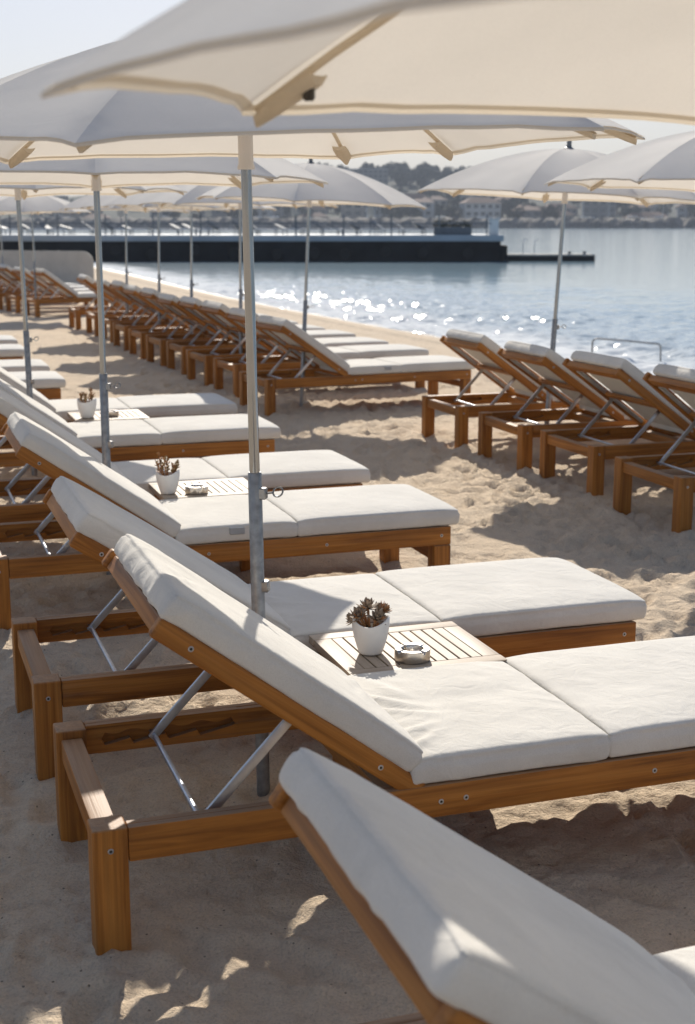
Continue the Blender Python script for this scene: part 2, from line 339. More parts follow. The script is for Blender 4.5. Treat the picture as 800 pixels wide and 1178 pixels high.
# ------------------------------------------------------------------ sea
CHOP = 0.085
def make_sea():
    us = steps([(8.0, 15, 0.065, 0.075), (15, 30, 0.09, 1.0), (30, 200, 2, 30), (200, 1500, 60, 300)])
    vs = steps([(-1500, -60, 300, 20), (-60, 6, 12, 0.5), (6, 12, 0.4, 0.065), (12, 40, 0.065, 0.08), (40, 60, 0.09, 0.5), (60, 200, 2, 20), (200, 1500, 60, 300)])
    Uq, Vq = np.meshgrid(us, vs)
    near = np.clip((22 - (Uq - shore_u(Vq))) / 22, 0, 1) * np.clip((70 - Vq) / 40, 0, 1) * np.clip((Vq + 20) / 20, 0, 1)
    # little ripples running onto the beach
    ph = Uq * 2.6 + 1.4 * fbm(Uq * 0.25, Vq * 0.25, 3) * 6 + 0.35 * Vq
    Z = SEA + near * (0.030 * fbm(Uq * 0.9, Vq * 0.55, 4) + 0.014 * np.sin(ph) * (0.5 + fbm(Uq * 0.4, Vq * 0.2 + 9, 2)))
    ds = Uq - shore_u(Vq)
    Z = Z + 0.05 * np.exp(-((ds - 0.55 - 0.35 * fbm(Vq * 0.5, Uq * 0 + 3, 3)) / 0.22) ** 2) * (0.6 + fbm(Vq * 0.35, Vq * 0 + 1, 2)) * (np.abs(Vq) < 80)
    lap = np.clip(1.15 - ds / 11, 0.35, 1) * np.clip((58 - Vq) / 12, 0, 1) * np.clip((Vq - 6) / 6, 0, 1) * np.clip((26 - Uq) / 6, 0, 1)
    Z = Z + lap * (0.55 + 1.1 * np.clip(vnoise(Uq * 0.5 + 3, Vq * 0.5), 0, 1)) * CHOP * (fbm(Uq * 3.2 + 5, Vq * 3.0, 2, 0.5) + 0.6 * fbm(Uq * 6.4, Vq * 6.0 + 8, 1))
    X = Uq * EU.x + Vq * EV.x; Y = Uq * EU.y + Vq * EV.y
    ny, nx = X.shape; idx = np.arange(ny * nx).reshape(ny, nx)
    q = np.stack([idx[:-1, :-1], idx[:-1, 1:], idx[1:, 1:], idx[1:, :-1]], -1).reshape(-1, 4)
    me = bpy.data.meshes.new('sea'); co = np.stack([X, Y, Z], -1).reshape(-1, 3)
    me.from_pydata(co.tolist(), [], q.tolist()); me.polygons.foreach_set('use_smooth', [True] * len(q))
    m, nt, out = new_mat('sea_water'); n = N(nt)
    tc = n('TexCoord'); P = tc.outputs['Object']
    uu = n('VectorMath', {0: P, 1: (EU.x, EU.y, 0)}, operation='DOT_PRODUCT').outputs['Value']
    vv = n('VectorMath', {0: P, 1: (EV.x, EV.y, 0)}, operation='DOT_PRODUCT').outputs['Value']
    sh = math_(n, 'ADD', math_(n, 'MULTIPLY', math_(n, 'SINE', math_(n, 'ADD', math_(n, 'MULTIPLY', vv, 0.11), 1.0)), 0.35), 9.75)
    sh = math_(n, 'SUBTRACT', sh, math_(n, 'MULTIPLY', math_(n, 'MINIMUM', math_(n, 'MAXIMUM', math_(n, 'SUBTRACT', vv, 20.0), 0.0), 60.0), 0.012))
    ds = math_(n, 'SUBTRACT', uu, sh)
    mp = n('Mapping', {'Vector': P, 'Rotation': (0, 0, TH)})
    w1 = n('TexNoise', {'Vector': P, 'Scale': 2.1, 'Detail': 3.0, 'Roughness': 0.55, 'Distortion': 0.4})
    w2 = n('TexNoise', {'Vector': P, 'Scale': 7.0, 'Detail': 4.0, 'Roughness': 0.6})
    w3 = n('TexNoise', {'Vector': P, 'Scale': 0.09, 'Detail': 4.0})
    h = math_(n, 'ADD', w1.outputs[0], math_(n, 'MULTIPLY', w2.outputs[0], 0.22))
    shorefac = n('MapRange', {0: ds, 1: 0.5, 2: 11.0, 3: 1.0, 4: 0.30}).outputs[0]
    st = math_(n, 'MULTIPLY', shorefac, math_(n, 'ADD', math_(n, 'MULTIPLY', w3.outputs[0], 0.6), 0.6))
    bp = n('Bump', {'Height': h, 'Strength': st, 'Distance': 0.035})
    shallow = n('MapRange', {0: ds, 1: 0.0, 2: 9.0, 3: 1.0, 4: 0.0}).outputs[0]
    col = mixc(n, shallow, (0.25, 0.385, 0.47), (0.42, 0.49, 0.52))
    f1 = n('TexNoise', {'Vector': P, 'Scale': 2.2, 'Detail': 6.0, 'Roughness': 0.7})
    f2 = n('TexNoise', {'Vector': P, 'Scale': 0.45, 'Detail': 3.0})
    fo = n('MapRange', {0: math_(n, 'SUBTRACT', ds, math_(n, 'MULTIPLY', math_(n, 'SUBTRACT', f2.outputs[0], 0.35), 2.2)), 1: 0.6, 2: 2.1, 3: 1.0, 4: 0.0}).outputs[0]
    fo = math_(n, 'MULTIPLY', fo, ramp(n, f1.outputs[0], [(0.32, (0, 0, 0)), (0.46, (1, 1, 1))]))
    p = n('BsdfPrincipled', {'Base Color': col, 'Roughness': 0.10, 'IOR': 1.42, 'Specular IOR Level': 0.5, 'Normal': bp.outputs[0]})
    fd = n('BsdfDiffuse', {'Color': (0.78, 0.80, 0.80, 1)})
    mx = n('MixShader', {0: fo}); nt.links.new(p.outputs[0], mx.inputs[1]); nt.links.new(fd.outputs[0], mx.inputs[2])
    nt.links.new(mx.outputs[0], out.inputs[0])
    me.materials.append(m)
    o = put('sea', me); o['kind'] = 'structure'

# ------------------------------------------------------------------ cushions
def cushion_mesh(name, lx, ly, lz, r=0.0115, nx=34, ny=26, nz=5, puff=0.009, wr=0.006, seed=0, crease=None):
    """a stuffed box pad, origin at its lower near corner"""
    h = Vector((lx / 2, ly / 2, lz / 2)); V = {}; verts = []; faces = []
    def lin(n, half):
        a = [-half, -half + r * 0.3, -half + r * 0.65, -half + r]
        return a + [-half + r + (2 * half - 2 * r) * k / n for k in range(1, n)] + [half - r, half - r * 0.65, half - r * 0.3, half]
    gx, gy, gz = lin(nx, h.x), lin(ny, h.y), lin(nz, h.z)
    rs = random.Random(seed); so = Vector((rs.uniform(0, 90), rs.uniform(0, 90), rs.uniform(0, 90)))
    droop = [rs.uniform(0.5, 1.2) for _ in range(4)]
    def vert(q):
        k = (round(q[0], 5), round(q[1], 5), round(q[2], 5))
        if k in V: return V[k]
        q = Vector(q); c = Vector((max(-h.x + r, min(h.x - r, q.x)), max(-h.y + r, min(h.y - r, q.y)), max(-h.z + r, min(h.z - r, q.z))))
        d = q - c; nrm = d.normalized() if d.length > 1e-9 else Vector((0, 0, 1))
        p = c + nrm * r
        sx, sy = p.x / h.x, p.y / h.y
        up = max(0, p.z / h.z)
        edge = (1 - abs(sx) ** 5) * (1 - abs(sy) ** 4)
        p.z += up * puff * edge
        ci = (1 if sx > 0 else 0) + (2 if sy > 0 else 0)
        p.z -= up * 0.010 * droop[ci] * (abs(sx) ** 7) * (abs(sy) ** 7)
        bulge = 1 - (p.z / h.z) ** 2
        p.y += 0.006 * bulge * (1 if sy > 0 else -1) * abs(sy) ** 6
        p.x += 0.005 * bulge * (1 if sx > 0 else -1) * abs(sx) ** 8
        # wrinkles: long soft folds, stronger towards the ends
        w = mnoise.noise(Vector((q.x * 4.5, q.y * 9, q.z * 6)) + so) * 0.9 + mnoise.noise(Vector((q.x * 15, q.y * 11, q.z * 12)) + so * 1.7) * 0.5
        rg = 1 - abs(mnoise.noise(Vector((q.x * 7 + q.y * 9, q.y * 3 - q.x * 3, q.z * 3)) + so * 0.6)) * 3.2
        endm = 0.3 + 0.7 * abs(sx) ** 3
        flat = 1 - max(abs(sx) ** 10, abs(sy) ** 8) * up
        p += nrm * wr * (w * 0.36 + max(0, rg) * 0.75 * endm) * (0.12 + 0.88 * flat)
        # stitched seam just under the top edge
        if 0.45 < p.z / h.z < 0.75 and d.length > 1e-9 and abs(nrm.z) < 0.5: p -= nrm * 0.0034
        if crease:
            for (cx, cy, ang, ln, amp, wd) in crease:
                dx, dy = (p.x + h.x) - cx, (p.y + h.y) - cy
                a = dx * math.cos(ang) + dy * math.sin(ang); b = -dx * math.sin(ang) + dy * math.cos(ang)
                b += 0.02 * math.sin(a * 14)
                p.z += up * amp * math.exp(-(a / ln) ** 2) * (math.exp(-(b / wd) ** 2) - 0.6 * math.exp(-((b - wd * 1.6) / wd) ** 2))
        V[k] = len(verts); verts.append(p + h); return V[k]
    def sheet(ga, gb, f, flip):
        for i in range(len(ga) - 1):
            for j in range(len(gb) - 1):
                q = [vert(f(ga[i], gb[j])), vert(f(ga[i + 1], gb[j])), vert(f(ga[i + 1], gb[j + 1])), vert(f(ga[i], gb[j + 1]))]
                faces.append(q[::-1] if flip else q)
    sheet(gx, gy, lambda a, b: (a, b, h.z), False); sheet(gx, gy, lambda a, b: (a, b, -h.z), True)
    sheet(gx, gz, lambda a, b: (a, -h.y, b), False); sheet(gx, gz, lambda a, b: (a, h.y, b), True)
    sheet(gy, gz, lambda a, b: (-h.x, a, b), True); sheet(gy, gz, lambda a, b: (h.x, a, b), False)
    return raw(name, verts, faces, M['cushion'])

# ------------------------------------------------------------------ lounger meshes
CACHE = {}
def cached(key, fn):
    if key not in CACHE: CACHE[key] = fn()
    return CACHE[key]
HX, HZ = 0.745, 0.293                              # hinge
def m_leg(z1):
    bm = bmesh.new(); box(bm, 0, 0.08, 0, 0.078, -0.06, z1, 0.006, 3); return finish(bm, 'leg', M['teakZ'])
def m_rail(inner):
    """side rail; the inner half carries the ratchet slot of the backrest"""
    bm = bmesh.new(); s = 1 if inner > 0 else -1
    box(bm, 0.081, 2.0, 0.0, 0.024, 0.228, 0.311, 0.005, 2)
    y0, y1 = (0.0245, 0.044) if s > 0 else (-0.020, -0.0005)
    box(bm, 0.081, 0.115, y0, y1, 0.229, 0.310, 0.002, 1); box(bm, 0.50, 1.999, y0, y1, 0.229, 0.310, 0.004, 2)
    # toothed slot
    n = 40; lo = []; up = []
    for k in range(n + 1):
        x = 0.113 + (0.502 - 0.113) * k / n; f = (x - 0.113) / 0.389
        tooth = (f * 4.2) % 1.0
        zl = 0.246 + 0.018 * tooth if 0.04 < f < 0.96 else 0.268
        zu = 0.290 - 0.010 * math.sin(f * 13) ** 2 if 0.04 < f < 0.96 else 0.269
        lo.append((x, zl)); up.append((x, zu))
    for prof, base in ((lo, 0.229), (up, 0.310)):
        a = [[bm.verts.new((x, y, z)) for (x, z) in prof] for y in (y0, y1)]; b = [[bm.verts.new((x, y, base)) for (x, z) in prof] for y in (y0, y1)]
        for k in range(n):
            for q in ((a[0][k], a[0][k + 1], b[0][k + 1], b[0][k]), (a[1][k], b[1][k], b[1][k + 1], a[1][k + 1]), (a[0][k], a[1][k], a[1][k + 1], a[0][k + 1]), (b[0][k], b[0][k + 1], b[1][k + 1], b[1][k])):
                bm.faces.new(q)
    return finish(bm, 'side_rail', M['teakX'], angle=30)
def m_cross(x0, x1, z0, z1):
    bm = bmesh.new(); box(bm, x0, x1, 0.079, W - 0.079, z0, z1, 0.005, 2); return finish(bm, 'cross_rail', M['teakY'])
def m_slats():
    bm = bmesh.new(); x = 0.80
    while x < 1.92:
        box(bm, x, x + 0.066, 0.049, W - 0.049, 0.286, 0.306, 0.002, 1); x += 0.069
    return finish(bm, 'slat_deck', M['teakY'])
def m_member():
    bm = bmesh.new(); box(bm, -0.755, 0.03, 0, 0.036, 0.0, 0.052, 0.010, 3); return finish(bm, 'side_member', M['teakX'])
def m_topbar():
    bm = bmesh.new(); box(bm, -0.745, -0.688, 0.05, W - 0.05, 0.004, 0.044, 0.005, 2); box(bm, -0.40, -0.36, 0.05, W - 0.05, 0.010, 0.034, 0.004, 2)
    return finish(bm, 'top_bar', M['teakY'])
def m_runner():
    bm = bmesh.new(); box(bm, -0.66, -0.05, 0.0, 0.012, 0.012, 0.034, 0.002, 1)
    return finish(bm, 'metal_runner', M['alu'])
def m_bolt():
    bm = bmesh.new(); lathe(bm, [(0.0, 0.0), (0.0068, 0.0), (0.0068, 0.0016), (0.0060, 0.0024), (0.0036, 0.0024), (0.0033, 0.0006)], 16, 0, capend=False); lathe(bm, [(0.0034, 0.0009), (0.0, 0.0009)], 12, 1)
    bmesh.ops.rotate(bm, verts=bm.verts, cent=(0, 0, 0), matrix=Matrix.Rotation(R(90), 3, 'X'))
    return finish(bm, 'bolt', [M['alu'], M['dark']])
def m_strut(a, lx):
    LOW = Vector((lx, 0, 0.272))
    top = Vector((HX - 0.335 * math.cos(a), 0, HZ + 0.335 * math.sin(a))) + Vector((math.sin(a), 0, math.cos(a))) * 0.018
    d = top - LOW; ln = d.length
    bm = bmesh.new(); ang = math.atan2(d.z, d.x)
    mt = Matrix.Translation(LOW) @ Matrix.Rotation(-ang, 4, 'Y')
    box(bm, -0.012, ln + 0.012, -0.0055, 0.0055, -0.012, 0.012, 0.0035, 2, 0, mt)
    return finish(bm, 'strut', M['alu'])
def m_rod(lx):
    bm = bmesh.new(); tube(bm, [(lx, 0.030, 0.272), (lx, W - 0.030, 0.272)], 0.0075, 12); return finish(bm, 'rod', M['alu'])
def m_strap(x, y):
    bm = bmesh.new(); box(bm, x, x + 0.065, y - 0.012, y + 0.004, 0.346, 0.376, 0.003, 1); return finish(bm, 'strap', M['strap'])
CREASE2 = [(0.05, 0.40, R(-35), 0.10, 0.009, 0.018), (0.06, 0.30, R(-20), 0.12, 0.008, 0.016), (0.05, 0.16, R(25), 0.09, 0.007, 0.015), (0.10, 0.48, R(-60), 0.08, 0.006, 0.02), (0.05, 0.08, R(50), 0.07, 0.008, 0.014), (0.30, 0.35, R(10), 0.16, -0.004, 0.05)]
CREASE3 = [(0.04, 0.42, R(-40), 0.10, 0.006, 0.02), (0.06, 0.15, R(30), 0.10, 0.006, 0.02), (0.12, 0.3, R(-10), 0.12, 0.004, 0.02)]
CREASEB = [(0.08, 0.22, R(60), 0.10, 0.005, 0.02), (0.10, 0.45, R(15), 0.14, 0.003, 0.03), (0.64, 0.25, R(80), 0.1, 0.005, 0.016), (0.68, 0.42, R(70), 0.1, 0.006, 0.016), (0.4, 0.3, R(20), 0.2, 0.002, 0.03)]

BOLTS = [(0.04, 0.0, 0.262, 'r'), (0.835, 0.0, 0.268, 'r'), (0.90, 0.0, 0.270, 'r'), (1.42, 0.0, 0.270, 'r'), (1.955, 0.0, 0.272, 'r')]
HEAPS = []
def lounger(pos, rz, deg, label, group, var=0, detail=2, strap=None, slide=0.0, notch=0.262):
    t = thing('sun_lounger', label, 'sun lounger', pos, rz, group)
    if detail > 1:
        u, v = Vector(pos).dot(EU), Vector(pos).dot(EV)
        c, s = math.cos(rz - TH), math.sin(rz - TH)
        for (x, y) in ((0.04, 0.0), (0.04, W), (1.96, 0.0), (1.96, W)): HEAPS.append((u + x * c - y * s, v + x * s + y * c))
    a = R(deg)
    put('leg', cached('legr', lambda: m_leg(0.313)), t, (0, 0, 0)); put('leg', cached('legr', None), t, (0, W - 0.078, 0))
    put('leg', cached('legf', lambda: m_leg(0.2265)), t, (1.9195, 0.0015, 0)); put('leg', cached('legf', None), t, (1.9195, W - 0.0795, 0))
    put('side_rail', cached('railn', lambda: m_rail(1)), t, (0, 0.003, 0)); put('side_rail', cached('railf', lambda: m_rail(-1)), t, (0, W - 0.027, 0))
    put('cross_rail', cached('cr0', lambda: m_cross(0.012, 0.068, 0.232, 0.292)), t); put('cross_rail', cached('cr1', lambda: m_cross(1.935, 1.975, 0.145, 0.2)), t)
    put('cross_rail', cached('cr2', lambda: m_cross(0.70, 0.755, 0.235, 0.29)), t)
    put('slat_deck', cached('slats', m_slats), t)
    bf = put('backrest_frame', cached('topbar', m_topbar), t, (HX, 0, HZ), (0, a, 0))
    put('side_member', cached('member', m_member), bf, (0, 0.006, 0)); put('side_member', cached('member', None), bf, (0, W - 0.042, 0))
    for y in (0.052, W - 0.064): put('metal_runner', cached('runner', m_runner), bf, (0, y, 0))
    for y in (0.068, W - 0.068): put('strut', cached('strut%d_%.3f' % (deg, notch), lambda: m_strut(a, notch)), t, (0, y, 0))
    put('rod', cached('rod%.3f' % notch, lambda: m_rod(notch)), t)
    hi = detail > 2
    nb = dict(nx=64, ny=46, nz=6) if hi else dict(nx=26, ny=18, nz=4)
    k = var
    bc = put('backrest_cushion', cached('bc%d%d' % (k, hi), lambda: cushion_mesh('backrest_cushion', 0.735, 0.640, 0.070, seed=10 + k, wr=0.0055, crease=CREASEB if hi else None, **nb)), t, None, (0, a, 0))
    off = Matrix.Rotation(a, 3, 'Y') @ Vector((-0.760 - slide, 0.008, 0.049)); bc.location = Vector((HX, 0, HZ)) + off
    sc = put('seat_cushion', cached('sc%d%d' % (k, hi), lambda: cushion_mesh('seat_cushion', 0.525, 0.640, 0.072, seed=30 + k, wr=0.005, crease=(CREASE2 if k == 1 else CREASE3) if hi else None, **nb)), t, (0.765, 0.008, 0.3135))
    put('foot_cushion', cached('fc%d%d' % (k, hi), lambda: cushion_mesh('foot_cushion', 0.745, 0.645, 0.076, seed=50 + k, wr=0.0042, puff=0.012, **nb)), t, (1.293, 0.010, 0.3135))
    if strap: put('strap', cached('strap%s' % strap, lambda: m_strap(strap, 0.006)), sc, (-0.765, -0.008, -0.3135))
    if detail > 1:
        for (x, y, z, w_) in BOLTS: put('bolt', cached('bolt', m_bolt), t, (x, 0.0005 if x < 0.1 else 0.0035, z))
        for s in (0.66, 0.10): put('bolt', cached('bolt', None), bf, (-s, 0.0065, 0.026))
    return t

# ------------------------------------------------------------------ parasols
def canopy_geo(angs, Rr, rise, na=10, nr=12, seed=0, lift=None):
    rs = random.Random(seed); nrib = len(angs); K = 1.75
    def rib(i, t):
        a = angs[i % nrib]; return Vector((Rr * t * math.cos(a), Rr * t * math.sin(a), rise * (1 - t ** K) + (lift[i % nrib] * t ** 2 if lift else 0)))
    verts = [Vector((0, 0, rise))]; rings = []
    for j in range(1, nr + 1):
        ring = []
        for i in range(nrib):
            for k in range(na):
                s = k / na; b = 4 * s * (1 - s)
                t = j / nr; t = t * (1 - 0.022 * b * t * t)
                p = rib(i, t).lerp(rib(i + 1, t), s)
                # taut cloth: dips a little between ribs, small pulls near the tips
                p.z -= 0.012 * b * math.sin(math.pi * min(1, t)) 
                p.z += 0.006 * mnoise.noise(Vector((p.x * 5 + seed, p.y * 5, i))) * t * b
                pull = math.exp(-min(s, 1 - s) * 9) * max(0, t - 0.75) * 4
                p.z += 0.006 * pull * math.sin(s * 40 + i)
                if s == 0 and j == nr: p.z -= 0.006; p.x *= 1.008; p.y *= 1.008
                ring.append(len(verts)); verts.append(p)
        rings.append(ring)
    n = nrib * na; faces = []
    for k in range(n): faces.append((0, rings[0][k], rings[0][(k + 1) % n]))
    for j in range(nr - 1):
        for k in range(n): faces.append((rings[j][k], rings[j + 1][k], rings[j + 1][(k + 1) % n], rings[j][(k + 1) % n]))
    return verts, faces, rings, rib
def parasol(base, lean, Hc, Rr, angdeg, label, group, rise=0.335, detail=1, seed=0, sleeve=0.95, eye=0.0, lift=None):
    ax = Vector((lean[0], lean[1], 1)).normalized()
    t = put('parasol', None, None, base); t.rotation_mode = 'QUATERNION'; t.rotation_quaternion = Vector((0, 0, 1)).rotation_difference(ax)
    tag(t, label, 'parasol', group)
    angs = [R(a) for a in angdeg]
    verts, faces, rings, rib = canopy_geo(angs, Rr, rise, 12 if detail > 1 else 8, 14 if detail > 1 else 9, seed, lift)
    verts = [v + Vector((0, 0, Hc)) for v in verts]
    cp = put('canopy', raw('canopy', verts, faces, M['canopy'], angle=10), t)
    # hem: doubled band stitched under the rim
    hv = []; hf = []; n = len(rings[-1]); A, B = rings[-1], rings[-2]
    w = min(1.0, 0.016 / (Rr / len(rings)))
    for k in range(n):
        p = verts[A[k]]; q = p.lerp(verts[B[k]], w)
        hv += [p + Vector((0, 0, -0.003)), q + Vector((0, 0, -0.004)), p * 1.0 + Vector((0, 0, -0.008))]
    for k in range(n):
        k2 = (k + 1) % n; hf += [(3 * k, 3 * k + 1, 3 * k2 + 1, 3 * k2), (3 * k, 3 * k2, 3 * k2 + 2, 3 * k + 2)]
    put('hem', raw('hem', hv, hf, M['hem']), cp)
    for i in range(len(angs)):
        bm = bmesh.new(); pts = []
        for k in range(9):
            tt = 0.03 + 0.955 * k / 8; pts.append(rib(i, tt) + Vector((0, 0, Hc - 0.011)))
        tube(bm, pts, 0.0062, 8 if detail > 1 else 5); rb = put('rib', finish(bm, 'rib', M['ribsleeve']), cp)
        if detail > 0 and not (detail > 2 and i == 0):
            # pocket that takes the rib end, with its rivet
            bm = bmesh.new(); tip = rib(i, 0.985) + Vector((0, 0, Hc - 0.026)); inn = rib(i, 0.89) + Vector((0, 0, Hc - 0.030))
            side = Vector((-math.sin(angs[i]), math.cos(angs[i]), 0)); up = Vector((0, 0, 1))
            d = (tip - inn)
            prof = [(0.0, 0.022), (0.25, 0.026), (0.7, 0.025), (1.0, 0.010)]
            top = []; bot = []
            for f, hw in prof:
                c = inn + d * f
                top.append([bm.verts.new(c + side * s * hw + up * (0.004 if abs(s) < 1 else 0.006)) for s in (-1, -0.4, 0.4, 1)])
                bot.append([bm.verts.new(c + side * s * hw + up * (-0.008 if abs(s) < 1 else 0.004)) for s in (-1, -0.4, 0.4, 1)])
            for g in (top, bot):
                for a in range(3):
                    for b in range(3): bm.faces.new((g[a][b], g[a + 1][b], g[a + 1][b + 1], g[a][b + 1]))
            for a in range(3):
                for b in (0, 3): bm.faces.new((top[a][b], top[a + 1][b], bot[a + 1][b], bot[a][b]))
            for b in range(3):
                for a in (0, 3): bm.faces.new((top[a][b], top[a][b + 1], bot[a][b + 1], bot[a][b]))
            pk = put('rib_pocket', finish(bm, 'rib_pocket', M['ribsleeve'], angle=60), cp)
            if detail > 2:
                bm = bmesh.new(); c = inn + d * 0.16
                lathe(bm, [(0.0, -0.020), (0.006, -0.0195), (0.0085, -0.016), (0.0085, 0.0)], 12); bmesh.ops.translate(bm, verts=bm.verts, vec=c)
                put('rivet', finish(bm, 'rivet', M['dark']), pk)
    # pole and sleeve
    nseg = 16 if detail > 0 else 8
    bm = bmesh.new(); lathe(bm, [(0.0, sleeve - 0.1), (0.0145, sleeve - 0.1), (0.0145, Hc + rise - 0.02), (0.0, Hc + rise - 0.02)], nseg); put('pole', finish(bm, 'pole', M['steel']), t)
    bm = bmesh.new(); lathe(bm, [(0.0, -0.25), (0.0195, -0.25), (0.0195, sleeve - 0.004), (0.0165, sleeve), (0.0, sleeve)], nseg); slv = put('sleeve', finish(bm, 'sleeve', M['galv']), t)
    bm = bmesh.new(); lathe(bm, [(0.0155, Hc - 0.045), (0.025, Hc - 0.045), (0.026, Hc - 0.038), (0.0225, Hc - 0.03), (0.0225, Hc + 0.02), (0.0225, Hc + rise - 0.05), (0.0155, Hc + rise - 0.05)] if False else [(0.0150, Hc - 0.045), (0.0225, Hc - 0.045), (0.0235, Hc - 0.038), (0.020, Hc - 0.03), (0.020, Hc + 0.06), (0.0150, Hc + 0.06)], nseg)
    put('collar', finish(bm, 'collar', M['collar']), t)
    bm = bmesh.new(); lathe(bm, [(0.0, 0.0), (0.034, 0.0), (0.036, 0.008), (0.020, 0.016), (0.016, 0.040), (0.018, 0.052), (0.012, 0.064), (0.0, 0.067)], 14); bmesh.ops.translate(bm, verts=bm.verts, vec=(0, 0, Hc + rise - 0.004))
    put('finial', finish(bm, 'finial', M['finial']), t)
    if detail > 0:
        for z, ring in ((sleeve - 0.06, True), (sleeve - 0.33, False)):
            bm = bmesh.new(); box(bm, 0.012, 0.034, -0.012, 0.012, z - 0.016, z + 0.016, 0.003, 1)
            if ring:
                tube(bm, [(0.030, 0, z), (0.054, -0.002, z + 0.004)], 0.0030, 8)
                c = Vector((0.068, -0.003, z + 0.007))
                tube(bm, [c + Vector((math.cos(q * math.pi / 7) * 0.014, 0.009 * math.sin(q * math.pi / 7), math.sin(q * math.pi / 7) * 0.012)) for q in range(14)], 0.0027, 7, closed=True)
            put('clamp', finish(bm, 'clamp', M['galv']), t, None, (0, 0, eye))
    return t
def octa(phi, seed, jit=6):
    rs = random.Random(seed); return [phi + 45 * k + rs.uniform(-jit, jit) for k in range(8)]

# ------------------------------------------------------------------ tables, pots, ashtrays
def table(u0, v0, du, dv, z, label):
    t = thing('side_table', label, 'table', UV(u0, v0), TH, 'slatted tables between the front loungers')
    b = 0.055
    bm = bmesh.new(); box(bm, 0, du, 0, b, z - 0.026, z, 0.004, 2); box(bm, 0, du, dv - b, dv, z - 0.026, z, 0.004, 2)
    put('edge_board', finish(bm, 'edge_board', M['tableedge']), t)
    bm = bmesh.new(); box(bm, 0.001, b, b + 0.001, dv - b - 0.001, z - 0.026, z - 0.0005, 0.003, 2); box(bm, du - b, du - 0.001, b + 0.001, dv - b - 0.001, z - 0.026, z - 0.0005, 0.003, 2)
    ns = 10; p = (du - 2 * b) / ns
    for k in range(ns): box(bm, b + k * p + 0.0022, b + (k + 1) * p - 0.0022, b + 0.0022, dv - b - 0.0022, z - 0.024, z - 0.001, 0.0015, 1)
    put('slats', finish(bm, 'slats', M['tablewood']), t)
    bm = bmesh.new()
    box(bm, 0.02, 0.045, 0.05, dv - 0.05, z - 0.10, z - 0.027, 0.003, 1); box(bm, du - 0.045, du - 0.02, 0.05, dv - 0.05, z - 0.10, z - 0.027, 0.003, 1)
    box(bm, 0.046, du - 0.046, 0.05, 0.07, z - 0.09, z - 0.027, 0.003, 1); box(bm, 0.046, du - 0.046, dv - 0.07, dv - 0.05, z - 0.09, z - 0.027, 0.003, 1)
    put('apron', finish(bm, 'apron', M['teakY']), t)
    for x in (0.046, du - 0.096):
        for y in (0.092, dv - 0.142):
            bm = bmesh.new(); box(bm, x, x + 0.05, y, y + 0.05, -0.05, z - 0.028, 0.004, 2); put('leg', finish(bm, 'leg', M['teakZ']), t)
    return t
def leaf(bm, o, d, up, ln, wd, mat=0, curl=0.3):
    """one thick pointed leaf"""
    d = d.normalized(); s = d.cross(up)
    s = s.normalized() if s.length > 1e-4 else Vector((1, 0, 0)); u = s.cross(d)
    prof = [(0.0, 0.35), (0.3, 0.85), (0.6, 1.0), (0.82, 0.7), (1.0, 0.04)]
    rings = []
    for f, w in prof:
        c = o + d * ln * f + u * curl * ln * f * f; hw = wd * w * 0.5; th = wd * 0.22 * w
        rings.append([bm.verts.new(c + s * hw), bm.verts.new(c + u * th * 0.5 + s * 0), bm.verts.new(c - s * hw), bm.verts.new(c - u * th)])
    for a in range(len(rings) - 1):
        for k in range(4):
            f = bm.faces.new((rings[a][k], rings[a][(k + 1) % 4], rings[a + 1][(k + 1) % 4], rings[a + 1][k])); f.material_index = mat
    for rr in (rings[0], rings[-1]):
        f = bm.faces.new(rr); f.material_index = mat
def rosette(bm, c, axis, rad, n, rs, mat):
    axis = axis.normalized(); s = axis.orthogonal().normalized(); q = axis.cross(s)
    for k in range(n):
        f = k / n; a = k * 2.39996; el = R(8 + 70 * f) + rs.uniform(-0.12, 0.12)
        out = s * math.cos(a) + q * math.sin(a); d = out * math.cos(el) + axis * math.sin(el)
        leaf(bm, c + axis * 0.006 * f, d, axis, rad * (1.05 - 0.45 * f) * rs.uniform(0.85, 1.1), rad * 0.36 * rs.uniform(0.8, 1.15), mat if rs.random() > 0.15 else 1 - mat, 0.18)
